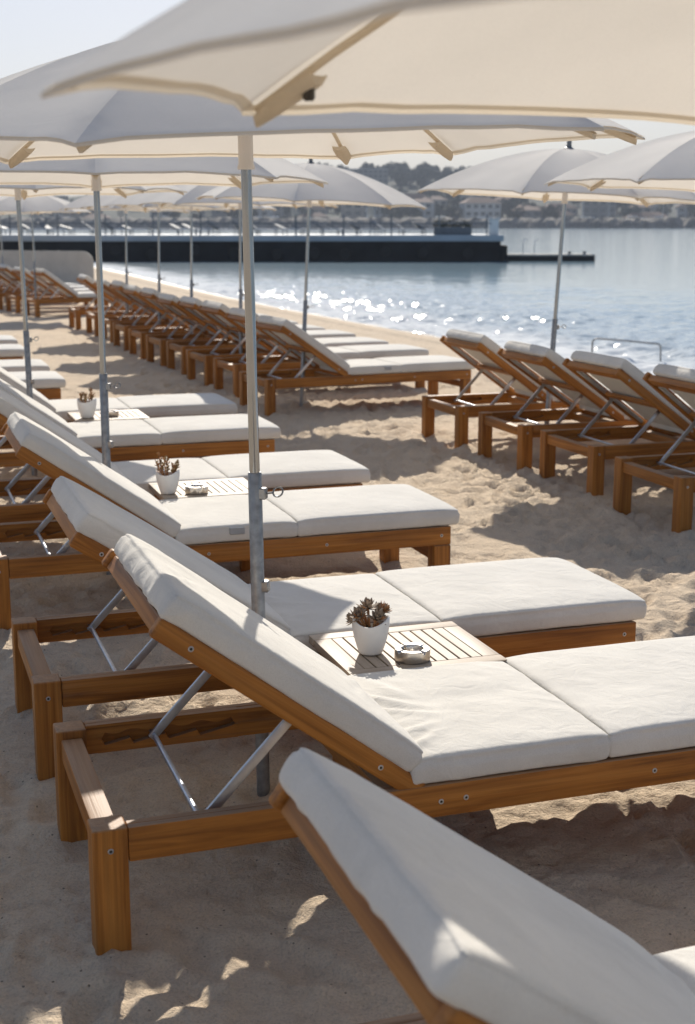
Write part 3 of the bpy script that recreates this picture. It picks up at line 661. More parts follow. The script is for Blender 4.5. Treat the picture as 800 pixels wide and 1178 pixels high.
def pot(u, v, z, label, kind, seed, size=1.0):
    rs = random.Random(seed)
    t = thing('potted_succulent', label, 'potted plant', UV(u, v, z), TH * 0 + R(0), 'white pots of succulents on the tables')
    hgt = 0.102 * size; r1 = 0.056 * size; r0 = 0.036 * size
    def mod(j, r_, zz, a):
        if zz > hgt * 0.7: zz = zz + 0.010 * size * math.cos(2 * a + 0.25) * (zz / hgt - 0.7) / 0.3
        return r_, zz
    prof = [(0.0, 0.0015), (r0 * 0.9, 0.0015), (r0, 0.006)] + [(r0 + (r1 - r0) * math.sin(k / 9 * math.pi / 2) ** 1.0, 0.006 + (hgt - 0.006) * k / 9) for k in range(1, 10)] + [(r1 - 0.003, hgt + 0.0015), (r1 - 0.0055, hgt - 0.002), (r1 - 0.007, hgt * 0.78), (r1 * 0.86, hgt * 0.74)]
    bm = bmesh.new(); lathe(bm, prof[:-1] , 48, 0, mod); put('pot', finish(bm, 'pot', M['ceramic'], angle=60), t)
    bm = bmesh.new(); lathe(bm, [(0.0, hgt * 0.80), (r1 * 0.5, hgt * 0.81), (r1 * 0.90, hgt * 0.77)], 24); put('soil', finish(bm, 'soil', M['soil']), t)
    bm = bmesh.new(); mats = [M['leafgrey'], M['leafbrown']]
    zt = hgt * 0.82
    if kind == 0:
        for (x, y, dz, rad, ax, mt) in ((-0.008, 0.004, 0.050, 0.040, (0.05, -0.1, 1), 0), (-0.030, -0.012, 0.026, 0.040, (-0.6, -0.45, 0.8), 0), (0.016, -0.02, 0.026, 0.038, (0.35, -0.7, 0.8), 0), (0.036, 0.0, 0.045, 0.030, (0.8, -0.1, 0.7), 1), (-0.02, 0.028, 0.03, 0.034, (-0.3, 0.6, 0.8), 0), (0.02, 0.03, 0.036, 0.032, (0.4, 0.5, 0.8), 0), (-0.046, 0.006, 0.018, 0.034, (-1, 0.1, 0.5), 0)):
            c = Vector((x, y, zt + dz)) * 1; c.x *= size; c.y *= size
            tube(bm, [(x * 0.5 * size, y * 0.5 * size, zt - 0.005), tuple(c)], 0.0045, 6, 1); rosette(bm, c, Vector(ax), rad * size, 20, rs, mt)
    else:
        mats = [M['leafolive'], M['leafbrown']]
        nb = 9 if kind == 1 else 7
        for b in range(nb):
            a = b * 2.4 + rs.uniform(-0.3, 0.3); sp = rs.uniform(0.2, 0.55); hh = rs.uniform(0.05, 0.105) * size * (1.0 if kind == 1 else 0.8)
            base = Vector((0.018 * math.cos(a) * size, 0.018 * math.sin(a) * size, zt - 0.004)); tip = base + Vector((math.cos(a) * sp * hh, math.sin(a) * sp * hh, hh))
            mid = base.lerp(tip, 0.5) + Vector((math.cos(a), math.sin(a), 0)) * 0.006
            tube(bm, [base, mid, tip], [0.0038, 0.003, 0.0022], 6, 1)
            for k in range(13):
                f = 0.3 + 0.7 * k / 12; o = base.lerp(mid, min(1, f * 2)) if f < 0.5 else mid.lerp(tip, f * 2 - 1)
                aa = rs.uniform(0, 6.28); el = rs.uniform(0.0, 1.0); leaf(bm, o, Vector((math.cos(aa) * math.cos(el), math.sin(aa) * math.cos(el), math.sin(el))), Vector((0, 0, 1)), rs.uniform(0.016, 0.026) * size, rs.uniform(0.010, 0.015) * size, 0 if rs.random() < 0.6 else 1, 0.2)
    put('succulent', finish(bm, 'succulent', mats, angle=50), t)
def ashtray(u, v, z, label, rad=0.052, hgt=0.034, sides=0):
    t = thing('ashtray', label, 'ashtray', UV(u, v, z), TH, 'steel ashtrays on the tables')
    n = 64
    def mod(j, r_, zz, a):
        if sides and j in (1, 2, 3): # faceted outside
            w = 2 * math.pi / sides; q = (a % w) - w / 2; r_ = r_ * math.cos(w / 2) / math.cos(q) * 1.03
        if j in (3, 4, 5):
            for k in range(4):
                dd = (a - (0.35 + k * math.pi / 2) + math.pi) % (2 * math.pi) - math.pi
                if abs(dd) < 0.13: zz -= 0.0065
        return r_, zz
    bm = bmesh.new()
    lathe(bm, [(0.0, 0.001), (rad - 0.001, 0.001), (rad, 0.003), (rad, hgt - 0.002), (rad - 0.002, hgt), (rad * 0.66, hgt), (rad * 0.62, hgt - 0.003), (rad * 0.60, 0.010), (rad * 0.4, 0.007), (0.0, 0.006)], n, 0, mod)
    put('body', finish(bm, 'body', M['ash'], angle=35), t)
    bm = bmesh.new(); tube(bm, [(-rad * 0.60, 0, hgt - 0.010), (rad * 0.60, 0, hgt - 0.010)], 0.0022, 8); put('rest_bar', finish(bm, 'rest_bar', M['ash']), t)

# ================================================================== BUILD
GL = 'loungers of the left front row'; GR = 'loungers of the right hand row'; GM = 'loungers of the far middle row'; GG = 'loungers of the distant left group'
def LP(u, v): return UV(u, v)
lounger(LP(0.395, 1.262), TH, 36, 'white cushioned teak lounger in the bottom right foreground, cropped to its raised back', GL, 3, 3, slide=0.03, notch=0.43)
lounger(LP(0.369, 2.861), TH, 37, 'teak lounger before the front table, its rear legs and prop fully in view', GL, 1, 3)
lounger(LP(0.356, 3.925), TH, 34, 'teak lounger just behind the front table, its whole white foot pad in view', GL, 2, 3)
lounger(LP(0.345, 5.508), TH, 35, 'lounger with a grey strap on its seat pad, in front of the second pot table', GL, 4, 2, strap=0.99)
lounger(LP(0.31, 6.596), TH, 36, 'lounger right behind the second pot and ashtray table', GL, 0, 2)
lounger(LP(0.28, 8.17), TH, 35, 'lounger before the farthest pot table, its foot end beside the tall front pole', GL, 2, 2)
lounger(LP(0.30, 9.36), TH, 36, 'lounger right behind the third and farthest pot table', GL, 0, 2)
lounger(LP(-0.64, 11.33), TH, 35, 'lounger of the nearest of the four cut off foot pads at the left edge', GL, 4, 1)
lounger(LP(-0.64, 12.42), TH, 35, 'lounger of the second nearest of the four cut off foot pads at the left edge', GL, 0, 1)
lounger(LP(-0.66, 14.15), TH, 35, 'lounger of the third nearest of the four cut off foot pads at the left edge', GL, 4, 1)
lounger(LP(-0.64, 15.35), TH, 35, 'lounger of the farthest of the four cut off foot pads at the left edge', GL, 0, 1)
for (u, v, rz, dg, lb, var) in ((3.97, 9.22, 0.5, 36, 'farthest lounger of the right hand row, with the leftmost raised back', 0), (3.99, 8.20, 0.0, 35, 'second farthest lounger of the right hand row, in front of the leaning pole', 4), (4.02, 7.28, 0.0, 36, 'second nearest lounger of the right hand row, its beige back wholly in view', 0), (3.95, 6.20, -0.5, 38, 'lounger of the right hand row cut off by the right edge of the photo', 2)):
    lounger(LP(u, v), TH + R(rz), dg, lb, GR, var, 2)
ORD = ['nearest', 'second', 'third', 'fourth', 'fifth', 'sixth', 'seventh', 'eighth', 'ninth', 'tenth and farthest']
MP = [(-0.69, 11.80, 24.0), (-1.07, 13.08, 22), (-1.44, 13.99, 22.5), (-1.80, 15.05, 21.5), (-2.15, 15.92, 22), (-2.53, 16.95, 21), (-2.91, 18.05, 21.5), (-3.28, 19.16, 21), (-3.70, 20.30, 21), (-4.22, 21.55, 20)]
for i, (x, y, dg) in enumerate(MP):
    lb = 'nearest lounger of the far middle row, its long side rail in full view' if i == 0 else '%s lounger counting from the camera in the far middle row of raised backs' % ORD[i]
    lounger((x, y, 0), R(dg), [35, 34, 36, 35, 34, 36, 35, 36, 34, 36][i], lb, GM, [0, 2, 4][i % 3], 2 if i == 0 else 1, strap=1.12 if i == 0 else None)
for i in range(6):
    d = Vector((-math.sin(R(29)), math.cos(R(29)), 0))
    lounger(Vector((-5.5, 24.5, 0)) + d * (1.22 * i), R(29), [36, 35, 37][i % 3], '%s lounger from the camera in the distant left group before the beige windbreak' % ['nearest', 'second', 'third', 'fourth', 'fifth', 'last'][i], GG, [0, 4][i % 2], 1)

PG = 'parasols of the left front row'; PM = 'parasols of the far middle row'; PR = 'parasols of the right hand row'; PD = 'parasols of the distant left group'
A_ANG = [2.6, 54.6, 75.2, 138.9, 185, 230, 256.3, 320.7]
parasol((0.783, 1.484, 0), (-0.007, -0.024), 1.763, 1.05, [187.7, 149.9, 94.8, 48, 3, -42, -84, -126], 'overhead foreground parasol, its blurred cream underside filling the top of the photo', PG, detail=3, seed=1, rise=0.37, lift=[0.004, 0.016, 0.010, 0, 0, 0, 0, 0])
parasol((-0.248, 3.806, 0), (-0.012, -0.022), 1.815, 1.06, A_ANG, 'parasol on the tall pole beside the front table, white collar under its canopy', PG, detail=2, seed=2, rise=0.315, eye=R(-15), lift=[0.034, 0.014, 0.008, 0.004, 0, 0, 0, 0.026])
parasol(UV(0.96, 6.37), (0.0, 0.0), 1.815, 1.06, [-38, 14, 55, 100, 142, 194, 235, 280], 'parasol whose pole stands just left of the second pot table', PG, seed=3, eye=R(-10))
parasol(UV(0.90, 9.12), (-0.012, 0.0), 1.815, 1.06, octa(-30, 4), 'parasol on the pole nearest the left edge, behind the farthest pot table', PG, seed=4, eye=R(-10))
parasol(UV(-0.05, 12.2), (-0.01, 0.0), 1.815, 1.06, octa(-20, 5), 'parasol at the left edge with only its canopy tip in view', PG, seed=5)
parasol((-0.42, 12.5, 0), (0.045, 0.0), 1.81, 1.04, octa(-5, 6), 'nearest parasol of the far middle row with grey shaded side and bright right edge', PM, seed=6)
for i, (x, y, ln) in enumerate(((-1.13, 14.6, 0.01), (-1.92, 17.0, 0.02), (-2.55, 18.75, 0.02), (-3.34, 21.0, 0.02))):
    parasol((x, y, 0), (ln, 0), 1.81, 1.04, octa(10 + 7 * i, 20 + i), '%s parasol from the camera in the far middle row of overlapping white canopies' % ['second', 'third', 'fourth', 'fifth'][i], PM, seed=20 + i)
parasol((-5.6, 25.0, 0), (-0.0, 0), 1.81, 1.05, octa(8, 31), 'nearer small grey parasol of the distant left group', PD, seed=31)
parasol((-7.14, 29.0, 0), (-0.01, 0), 1.81, 1.05, octa(12, 32), 'farther small grey parasol of the distant left group at the left edge', PD, seed=32)
parasol(UV(4.60, 9.07), (0.050, 0.0), 1.81, 1.05, [1, 44, 90, 136, 179, 246, 288, 326], 'white parasol on a leaning pole against the sea, grey finial on top', PR, detail=2, seed=41)
parasol(UV(4.66, 7.02), (0.03, 0.0), 1.83, 1.08, [-8, 40, 84, 130, 176, 228, 268, 310], 'white parasol cut off by the right edge, its pole out of the photo', PR, detail=2, seed=42)

table(1.19, 3.485, 0.48, 0.42, 0.386, 'pale weathered slatted table between the two front loungers')
table(1.19, 6.17, 0.48, 0.41, 0.386, 'second slatted table, half hidden behind the strapped seat pad')
table(1.15, 8.86, 0.48, 0.44, 0.386, 'third and farthest slatted table beyond the second parasol pole')
pot(1.31, 3.67, 0.387, 'white pot of grey pointed succulents on the front table', 0, 1)
ashtray(1.405, 3.575, 0.387, 'round steel ashtray on the front table')
pot(1.23, 6.28, 0.387, 'white pot of tall bushy brown succulent on the second table', 1, 2)
ashtray(1.36, 6.25, 0.387, 'faceted steel ashtray on the second table', 0.054, 0.034, 8)
pot(1.24, 8.98, 0.387, 'white pot of sparse brown succulent on the farthest table, left of the second pole', 2, 3, 1.12)
ashtray(1.40, 9.02, 0.387, 'small steel ashtray on the farthest table just right of the second pole')

# --- windbreak behind the distant group
def windbreak():
    t = thing('windbreak', 'low beige canvas windbreak with a rounded corner and a darker patch, before the pier', 'windbreak', (-8.85, 35.5, 0), R(3))
    bm = bmesh.new(); pts = [(-3.2, -0.1), (2.38, -0.1)]
    for k in range(9):
        a = k / 8 * math.pi / 2; pts.append((2.10 + 0.28 * math.cos(a), 0.64 + 0.28 * math.sin(a)))
    pts += [(-3.2, 0.97)]
    t1 = bmesh.new(); vs = [t1.verts.new((x, -0.06, z)) for x, z in pts]; f = t1.faces.new(vs)
    ex = bmesh.ops.extrude_face_region(t1, geom=[f]); bmesh.ops.translate(t1, verts=[v for v in ex['geom'] if isinstance(v, bmesh.types.BMVert)], vec=(0, 0.12, 0))
    bmesh.ops.bevel(t1, geom=list(t1.edges), offset=0.02, segments=2, affect='EDGES'); join(bm, t1)
    put('panel', finish(bm, 'panel', M['screen']), t)
    bm = bmesh.new(); box(bm, 0.05, 1.25, -0.072, -0.062, 0.02, 0.30, 0.004, 1); put('patch', finish(bm, 'patch', M['patch']), t)
    for x in (-2.4, -0.6, 1.5):
        bm = bmesh.new(); tube(bm, [(x, 0.09, -0.2), (x, 0.09, 0.95)], 0.025, 8); put('post', finish(bm, 'post', M['pierpost']), t)
windbreak()
# --- tubular handrail standing at the water's edge
bm = bmesh.new(); pts = [(0, 0, -0.9), (0.01, 0, 0.26)] + [(0.01 + 0.07 * (1 - math.cos(k * math.pi / 10)), 0.0, 0.26 + 0.07 * math.sin(k * math.pi / 10)) for k in range(1, 6)] + [(0.5, -0.01, 0.30), (0.95, -0.02, 0.255)] + [(0.97 + 0.06 * math.sin(k * math.pi / 10), -0.02, 0.255 - 0.06 * (1 - math.cos(k * math.pi / 10))) for k in range(1, 6)] + [(1.035, -0.02, 0.1), (1.035, -0.02, -0.9)]
tube(bm, pts, 0.014, 8)
o = put('handrail', finish(bm, 'handrail', M['galv']), None, (3.66, 20.7, SEA)); tag(o, 'bent grey tube handrail standing in the water at the shore', 'handrail')

# --- pier
def pier():
    Y0 = 74.0
    t = thing('pier', 'long pier with black wall and blue grey deck edge crossing the bay', 'pier', (0, Y0, SEA))
    bm = bmesh.new(); box(bm, -26, 8.1, 0.15, 8, -2.5, 1.05); box(bm, 8.1, 8.5, 0.35, 7, -2.5, 0.85, 0.1, 2)
    put('pier_wall', finish(bm, 'pier_wall', M['pierwall'], False), t)
    bm = bmesh.new(); box(bm, -26, 8.25, 0, 8.1, 1.051, 1.38, 0.03, 2); put('deck', finish(bm, 'deck', M['pierdeck'], angle=30), t)
    for k in range(16):
        x = -24.5 + k * 2.05 + random.uniform(-0.3, 0.3); bm = bmesh.new(); lathe(bm, [(0.14, -0.07), (0.27, -0.09), (0.31, 0), (0.27, 0.09), (0.14, 0.07)], 14); bmesh.ops.rotate(bm, verts=bm.verts, cent=(0, 0, 0), matrix=Matrix.Rotation(R(90), 3, 'X'))
        put('fender', finish(bm, 'fender', M['tyre']), t, (x, 0.06, random.uniform(0.35, 0.6)))
    bm = bmesh.new()
    put('rail', (tube(bm, [(-26, 0.25, 1.98), (7.6, 0.25, 1.98)], 0.028, 6), finish(bm, 'rail', M['pierpost']))[1], t)
    for k in range(14):
        bm = bmesh.new(); tube(bm, [(0, 0, 1.37), (0, 0, 2.45)], 0.035, 8); put('post', finish(bm, 'post', M['pierpost']), t, (-25.4 + k * 2.52, 0.3, 0))
    bm = bmesh.new(); box(bm, 7.5, 8.0, 0.4, 0.95, 1.381, 2.16, 0.03, 2); box(bm, 7.44, 8.06, 0.34, 1.01, 2.161, 2.24, 0.02, 1); put('end_column', finish(bm, 'end_column', M['white'], angle=30), t)
    # a dark planter box and the furniture
    q = thing('planter', 'dark planter box with low hedge near the white end of the pier', 'planter', (5.6, Y0 + 0.9, SEA + 1.382))
    bm = bmesh.new(); box(bm, -1.0, 1.0, -0.25, 0.25, 0, 0.42, 0.02, 2); put('box', finish(bm, 'box', M['pierpost'], angle=30), q)
    bm = bmesh.new()
    for k in range(420):
        p = Vector((random.uniform(-1, 1), random.uniform(-0.25, 0.25), 0.4 + abs(random.gauss(0, 0.16)))); leaf(bm, p, Vector((random.gauss(0, 1), random.gauss(0, 1), random.random())), Vector((0, 0, 1)), 0.12, 0.06)
    put('hedge', finish(bm, 'hedge', M['foliage'], False), q)
    for k in range(26):
        x = -24 + k * 1.13 + random.uniform(-0.3, 0.3)
        if x > 4.3: continue
        s = thing('pier_sunbed', 'small grey sunbed with raised back, in the row on the pier deck', 'sunbed', (x, Y0 + 1.5 + random.uniform(0, 0.6), SEA + 1.382), R(random.uniform(-30, 30)), 'sunbeds in a row on the pier')
        def mk():
            bm = bmesh.new(); box(bm, 0, 1.15, 0, 0.6, 0.26, 0.33, 0.02, 1); return finish(bm, 'seat', M['white'], angle=30)
        def mk2():
            bm = bmesh.new(); box(bm, -0.72, 0, 0, 0.6, 0.0, 0.06, 0.02, 1); return finish(bm, 'backrest', M['pierpost'], angle=30)
        def mk3():
            bm = bmesh.new(); tube(bm, [(0, 0, 0), (0, 0, 0.27)], 0.025, 6); return finish(bm, 'leg', M['pierpost'])
        put('seat', cached('ps', mk), s); put('backrest', cached('pb', mk2), s, (0, 0, 0.27), (0, R(random.uniform(14, 42)), 0))
        for (lx, ly) in ((0.05, 0.05), (0.05, 0.55), (1.08, 0.05), (1.08, 0.55)): put('leg', cached('pl', mk3), s, (lx, ly, 0))
    for k in range(6):
        x = -21.5 + k * 4.6 + random.uniform(-0.4, 0.4)
        s = thing('folded_parasol', 'closed beige parasol standing on the pier deck', 'parasol', (x, Y0 + 3.4, SEA + 1.382), 0, 'closed parasols along the pier')
        s.rotation_euler = (0, R(random.uniform(-3, 3)), 0)
        bm = bmesh.new(); tube(bm, [(0, 0, 0), (0, 0, 2.1)], 0.03, 6); put('pole', finish(bm, 'pole', M['pierpost']), s)
        bm = bmesh.new()
        lathe(bm, [(0.04, 0.95), (0.17, 1.0), (0.15, 1.4), (0.09, 1.9), (0.03, 2.08)], 16, 0, lambda j, r_, z, a: (r_ * (1 + 0.18 * math.cos(8 * a)), z)); put('folded_canopy', finish(bm, 'folded_canopy', M['piercanvas']), s)
    f = thing('floating_dock', 'low floating jetty with a pale top, off the end of the pier', 'jetty', (8.55, Y0 + 0.9, SEA))
    bm = bmesh.new(); box(bm, 0, 4.7, 0, 2.2, -0.5, 0.27, 0.03, 1); put('float', finish(bm, 'float', M['pierwall'], False), f)
    bm = bmesh.new(); box(bm, -0.02, 4.72, -0.03, 2.23, 0.271, 0.36, 0.02, 1); put('top', finish(bm, 'top', M['concrete'], angle=30), f)
    for x in (0.9, 1.5):
        bm = bmesh.new(); tube(bm, [(x, 0.5, 0.36), (x, 0.5, 1.05), (x + 0.1, 0.55, 1.15), (x + 0.25, 0.6, 1.1)], 0.025, 6); put('ladder_rail', finish(bm, 'ladder_rail', M['alu']), f)
    for x in (3.4, 4.2):
        bm = bmesh.new(); lathe(bm, [(0, 0.36), (0.10, 0.36), (0.07, 0.42), (0.11, 0.52), (0.0, 0.54)], 10, cx=x, cy=0.5); put('bollard', finish(bm, 'bollard', M['pierpost']), f)
pier()

# --- far shore: breakwater, hill, buildings, trees, boats
def far_shore():
    # breakwater of dumped rocks
    xs = np.arange(-330, 420, 1.6); prof = [(-9, -3.0), (-5, 0.2), (-2.5, 2.4), (0, 3.4), (4, 3.5), (9, 3.0)]
    verts = []; faces = []
    for i, x in enumerate(xs):
        for j, (d, z) in enumerate(prof): verts.append((x + random.uniform(-0.5, 0.5), 496 + d + random.uniform(-0.8, 0.8), SEA + z + (random.uniform(-0.55, 0.55) if j < 5 else 0)))
    n = len(prof)
    for i in range(len(xs) - 1):
        for j in range(n - 1): faces.append((i * n + j, (i + 1) * n + j, (i + 1) * n + j + 1, i * n + j + 1))
    me = raw('breakwater', verts, faces, M['rock'], smooth=False)
    o = put('breakwater', me); tag(o, 'long dark rock breakwater along the far side of the bay', 'breakwater')
    # hillside
    xs = np.linspace(-420, 620, 90); ys = np.linspace(0, 1, 24)
    def hh(x):
        return 9 + 21 * math.exp(-((x + 30) / 120) ** 2) + 8 * math.exp(-((x - 75) / 60) ** 2) + 10 * math.exp(-((x - 330) / 120) ** 2) + 6 * math.exp(-((x + 260) / 90) ** 2)
    verts = []; faces = []
    for i, x in enumerate(xs):
        for j, f in enumerate(ys):
            e = f * f * (3 - 2 * f); verts.append((x, 560 + 330 * f, SEA + 1.2 + e * hh(x) * 0.98 + 1.6 * mnoise.noise(Vector((x * 0.03, f * 6, 2)))))
    n = len(ys)
    for i in range(len(xs) - 1):
        for j in range(n - 1): faces.append((i * n + j, (i + 1) * n + j, (i + 1) * n + j + 1, i * n + j + 1))
    o = put('far_hill', raw('far_hill', verts, faces, M['hill'])); o['kind'] = 'structure'
    # quay ground between breakwater and hill
    bm = bmesh.new(); box(bm, -420, 620, 545, 566, SEA - 3, SEA + 1.6); o = put('far_quay', finish(bm, 'far_quay', M['concrete'], False)); o['kind'] = 'structure'
    def hz(x, y):
        f = max(0, min(1, (y - 560) / 330)); e = f * f * (3 - 2 * f); return SEA + 1.2 + e * hh(x) * 0.98
    def building(name, label, x, y, w, d, h, wm, roof, group, floors, cols):
        b = thing(name, label, 'building', (x, y, hz(x, y) - 0.6), R(random.uniform(-12, 12)) if group else 0, group)
        bm = bmesh.new(); box(bm, -w / 2, w / 2, 0, d, -2, h); put('wall', finish(bm, 'wall', M[wm], False), b)
        bm = bmesh.new()
        if roof == 'flat':
            box(bm, -w / 2 - 0.25, w / 2 + 0.25, -0.25, d + 0.25, h + 0.01, h + 0.5)
        else:
            t1 = bmesh.new(); p = [t1.verts.new(c) for c in ((-w / 2 - 0.4, -0.4, h + 0.01), (w / 2 + 0.4, -0.4, h + 0.01), (w / 2 + 0.4, d + 0.4, h + 0.01), (-w / 2 - 0.4, d + 0.4, h + 0.01), (-w / 4, d / 2, h + w * 0.16), (w / 4, d / 2, h + w * 0.16))]
            for q in ((0, 1, 5, 4), (1, 2, 5), (2, 3, 4, 5), (3, 0, 4), (0, 3, 2, 1)): t1.faces.new([p[k] for k in q])
            join(bm, t1)
        put('roof', finish(bm, 'roof', M['roof'] if roof == 'hip' else M['wall3'], False), b)
        wn = None
        for fl in range(floors):
            zz = 0.9 + fl * (h / floors)
            for k in range(cols):
                if wn is None:
                    bm = bmesh.new(); box(bm, -w / cols * 0.3, w / cols * 0.3, -0.06, 0.06, 0, h / floors * 0.5); wn = finish(bm, 'window', M['glass'], False)
                put('window', wn, b, (-w / 2 + (k + 0.5) * w / cols, 0, zz))
        return b
    building('hotel', 'large flat roofed block on the hill behind the nearest far parasol', 3, 735, 36, 18, 12, 'wall2', 'flat', None, 5, 14)
    building('hotel', 'lower wide block stepping down the hill to the right of the large flat roofed block', -32, 720, 30, 16, 10, 'wall1', 'flat', None, 4, 9)
    rs = random.Random(5)
    for k in range(46):
        x = rs.uniform(-190, 260); y = rs.choice([572, 580, 600, 625, 650]) + rs.uniform(0, 12); w = rs.uniform(7, 17); fl = rs.choice([1, 2, 2, 3])
        building('house', 'small pale building among the trees on the far shore', x, y, w, rs.uniform(7, 10), fl * 3.0, 'wall%d' % rs.randint(0, 3), rs.choice(['flat', 'hip', 'hip']), 'small buildings on the far shore', fl, max(2, int(w / 3)))
    # trees on the hill
    protos = []
    for k in range(6):
        bm = bmesh.new(); hgt = 1.0
        tube(bm, [(0, 0, -0.15), (0.01, 0, 0.35), (0.03, 0.01, 0.7)], [0.05, 0.035, 0.012], 6); tm = finish(bm, 'trunk', M['bark'])
        bm = bmesh.new(); cl = [(rs.uniform(-0.3, 0.3), rs.uniform(-0.3, 0.3), rs.uniform(0.35, 0.85), rs.uniform(0.14, 0.27)) for _ in range(9)]
        for (cx, cy, cz, cr) in cl:
            for q in range(46):
                d = Vector((rs.gauss(0, 1), rs.gauss(0, 1), rs.gauss(0, 1))).normalized() * cr * rs.uniform(0.6, 1.0); p = Vector((cx, cy, cz)) + d; s = rs.uniform(0.04, 0.08)
                e1 = Vector((rs.gauss(0, 1), rs.gauss(0, 1), rs.gauss(0, 1))).normalized(); e2 = e1.orthogonal().normalized()
                bm.faces.new([bm.verts.new(p + e1 * s), bm.verts.new(p + e2 * s), bm.verts.new(p - e1 * s), bm.verts.new(p - e2 * s)])
        protos.append((tm, finish(bm, 'crown', M['foliage'], False)))
    for k in range(296):
        x = rs.uniform(-200, 290) if k < 130 else (rs.uniform(-70, 150) if k < 210 else rs.uniform(8, 85)); f = rs.random(); y = 575 + 300 * f; sc = rs.uniform(5, 9)
        if abs(x - 0) < 26 and 700 < y < 740: continue
        b = thing('tree', 'dark tree in the wooded slope above the far shore', 'tree', (x, y, hz(x, y)), rs.uniform(0, 6.28), 'trees on the far slope')
        tm, cm = protos[k % 6]; b.scale = (sc * rs.uniform(0.9, 1.5), sc * 1.2, sc)
        put('trunk', tm, b); put('crown', cm, b)
    # moored boats behind the breakwater
    def hull():
        bm = bmesh.new(); secs = []
        for f in (0, 0.25, 0.5, 0.75, 0.92, 1.0):
            wd = 1.3 * (1 - max(0, f - 0.4) ** 2 * 2.6); wd = max(0.03, wd); x = -4 + 8 * f; sh = 0.2 + 0.5 * f * f
            secs.append([bm.verts.new(c) for c in ((x, -wd, 0.9 + sh), (x, -wd * 0.8, 0), (x, 0, -0.4), (x, wd * 0.8, 0), (x, wd, 0.9 + sh))])
        for a in range(5):
            for k in range(4): bm.faces.new((secs[a][k], secs[a + 1][k], secs[a + 1][k + 1], secs[a][k + 1]))
            bm.faces.new((secs[a][0], secs[a][4], secs[a + 1][4], secs[a + 1][0]))
        bm.faces.new(secs[0]); bm.faces.new(secs[-1]); return finish(bm, 'hull', M['white'], angle=30)
    def cabin():
        bm = bmesh.new(); box(bm, -1.6, 1.4, -0.85, 0.85, 1.1, 2.1, 0.15, 2); box(bm, -1.4, 0.4, -0.8, 0.8, 2.6, 2.75, 0.05, 1)
        for x in (-1.3, 0.3):
            for y in (-0.7, 0.7): tube(bm, [(x, y, 2.0), (x, y, 2.65)], 0.04, 5)
        return finish(bm, 'cabin', M['white'], angle=30)
    def glass():
        bm = bmesh.new(); box(bm, -1.2, 1.2, -0.875, 0.875, 1.45, 1.85); return finish(bm, 'window_band', M['glass'], False)
    def mast():
        bm = bmesh.new(); tube(bm, [(0.6, 0, 1.9), (0.6, 0, 10.5)], [0.09, 0.05], 6); tube(bm, [(0.5, 0, 2.9), (-2.8, 0, 2.8)], 0.08, 6); return finish(bm, 'mast', M['alu'])
    hm, cm, gm, mm = hull(), cabin(), glass(), mast()
    for k in range(64):
        x = rs.uniform(-170, 240); sail = k % 5 == 0
        b = thing('sailing_boat' if sail else 'motor_boat', 'white sailing boat with bare mast moored behind the breakwater' if sail else 'white motor boat moored behind the breakwater', 'boat', (x, rs.uniform(512, 540), SEA + 0.1), rs.uniform(0, 6.28), 'sailing boats in the far marina' if sail else 'motor boats in the far marina')
        sc = rs.uniform(0.8, 1.6); b.scale = (sc, sc, sc)
        put('hull', hm, b); put('cabin', cm, b); put('window_band', gm, b)
        if sail: put('mast', mm, b)
far_shore()
make_sand(); make_sea()
# the air over the bay: one closed box of even, thin haze
bm = bmesh.new(); box(bm, -2400, 2400, -2400, 2400, -7.0, 75.0)
m, nt, out = new_mat('bay_haze'); n = N(nt)
pv = n('VolumePrincipled', {'Color': (0.80, 0.88, 1.0, 1), 'Density': 0.00042, 'Anisotropy': 0.0}); nt.links.new(pv.outputs[0], out.inputs['Volume'])
o = put('haze', finish(bm, 'haze', m, False)); o['kind'] = 'stuff'

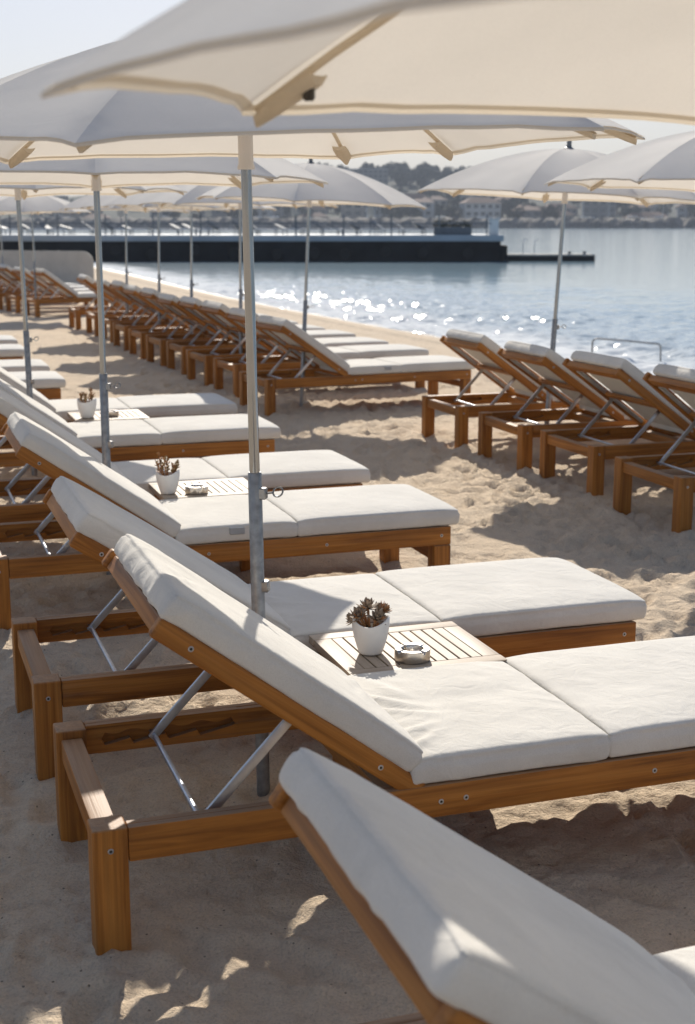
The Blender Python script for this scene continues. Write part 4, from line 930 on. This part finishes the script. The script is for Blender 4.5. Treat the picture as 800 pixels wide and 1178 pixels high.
# ------------------------------------------------------------------ sky, sun, camera
w = bpy.data.worlds.new('World'); scene.world = w; w.use_nodes = True
nt = w.node_tree; nt.nodes.clear()
sky = nt.nodes.new('ShaderNodeTexSky'); sky.sky_type = 'NISHITA'; sky.sun_disc = False
sky.sun_elevation = SUN_EL; sky.sun_rotation = SUN_AZ; sky.air_density = 1.0; sky.dust_density = 0.8; sky.ozone_density = 1.3; sky.altitude = 0
bg = nt.nodes.new('ShaderNodeBackground'); bg.inputs[1].default_value = 0.088
wo = nt.nodes.new('ShaderNodeOutputWorld'); n = N(nt)
tint = n('VectorMath', {0: sky.outputs[0], 1: (0.985, 0.985, 1.06)}, operation='MULTIPLY')
den = n('VectorMath', {0: sky.outputs[0], 1: (0.05, 0.05, 0.05), 2: (1, 1, 1)}, operation='MULTIPLY_ADD')
soft = n('VectorMath', {0: tint.outputs[0], 1: den.outputs[0]}, operation='DIVIDE')      # soft shoulder on the glare round the sun
nt.links.new(soft.outputs[0], bg.inputs[0]); nt.links.new(bg.outputs[0], wo.inputs[0])
sd = Vector((math.sin(SUN_AZ) * math.cos(SUN_EL), math.cos(SUN_AZ) * math.cos(SUN_EL), math.sin(SUN_EL)))
sl = bpy.data.lights.new('sun', 'SUN'); sl.energy = 3.9; sl.angle = R(0.5); sl.color = (1.0, 0.93, 0.825)
so = bpy.data.objects.new('sun', sl); COL.objects.link(so); so.rotation_mode = 'QUATERNION'; so.rotation_quaternion = sd.to_track_quat('Z', 'Y'); so.location = (0, 0, 30)

cam = bpy.data.cameras.new('camera'); co = bpy.data.objects.new('camera', cam); COL.objects.link(co)
cam.sensor_fit = 'VERTICAL'; cam.sensor_height = 36; cam.sensor_width = 24.45; cam.lens = 1583.5 / 1178 * 36
cam.clip_start = 0.05; cam.clip_end = 8000
co.location = (0, 0, 1.632); co.rotation_euler = (R(90 - 11.88), 0, 0)
cam.dof.use_dof = True; cam.dof.focus_distance = 4.0; cam.dof.aperture_fstop = 5.2
scene.camera = co
scene.render.resolution_x, scene.render.resolution_y = 695, 1024
scene.render.engine = 'CYCLES'
scene.view_settings.view_transform = 'Standard'; scene.view_settings.look = 'None'; scene.view_settings.gamma = 1; scene.view_settings.exposure = 0.5
try: scene.view_settings.use_curve_mapping = False
except Exception: pass
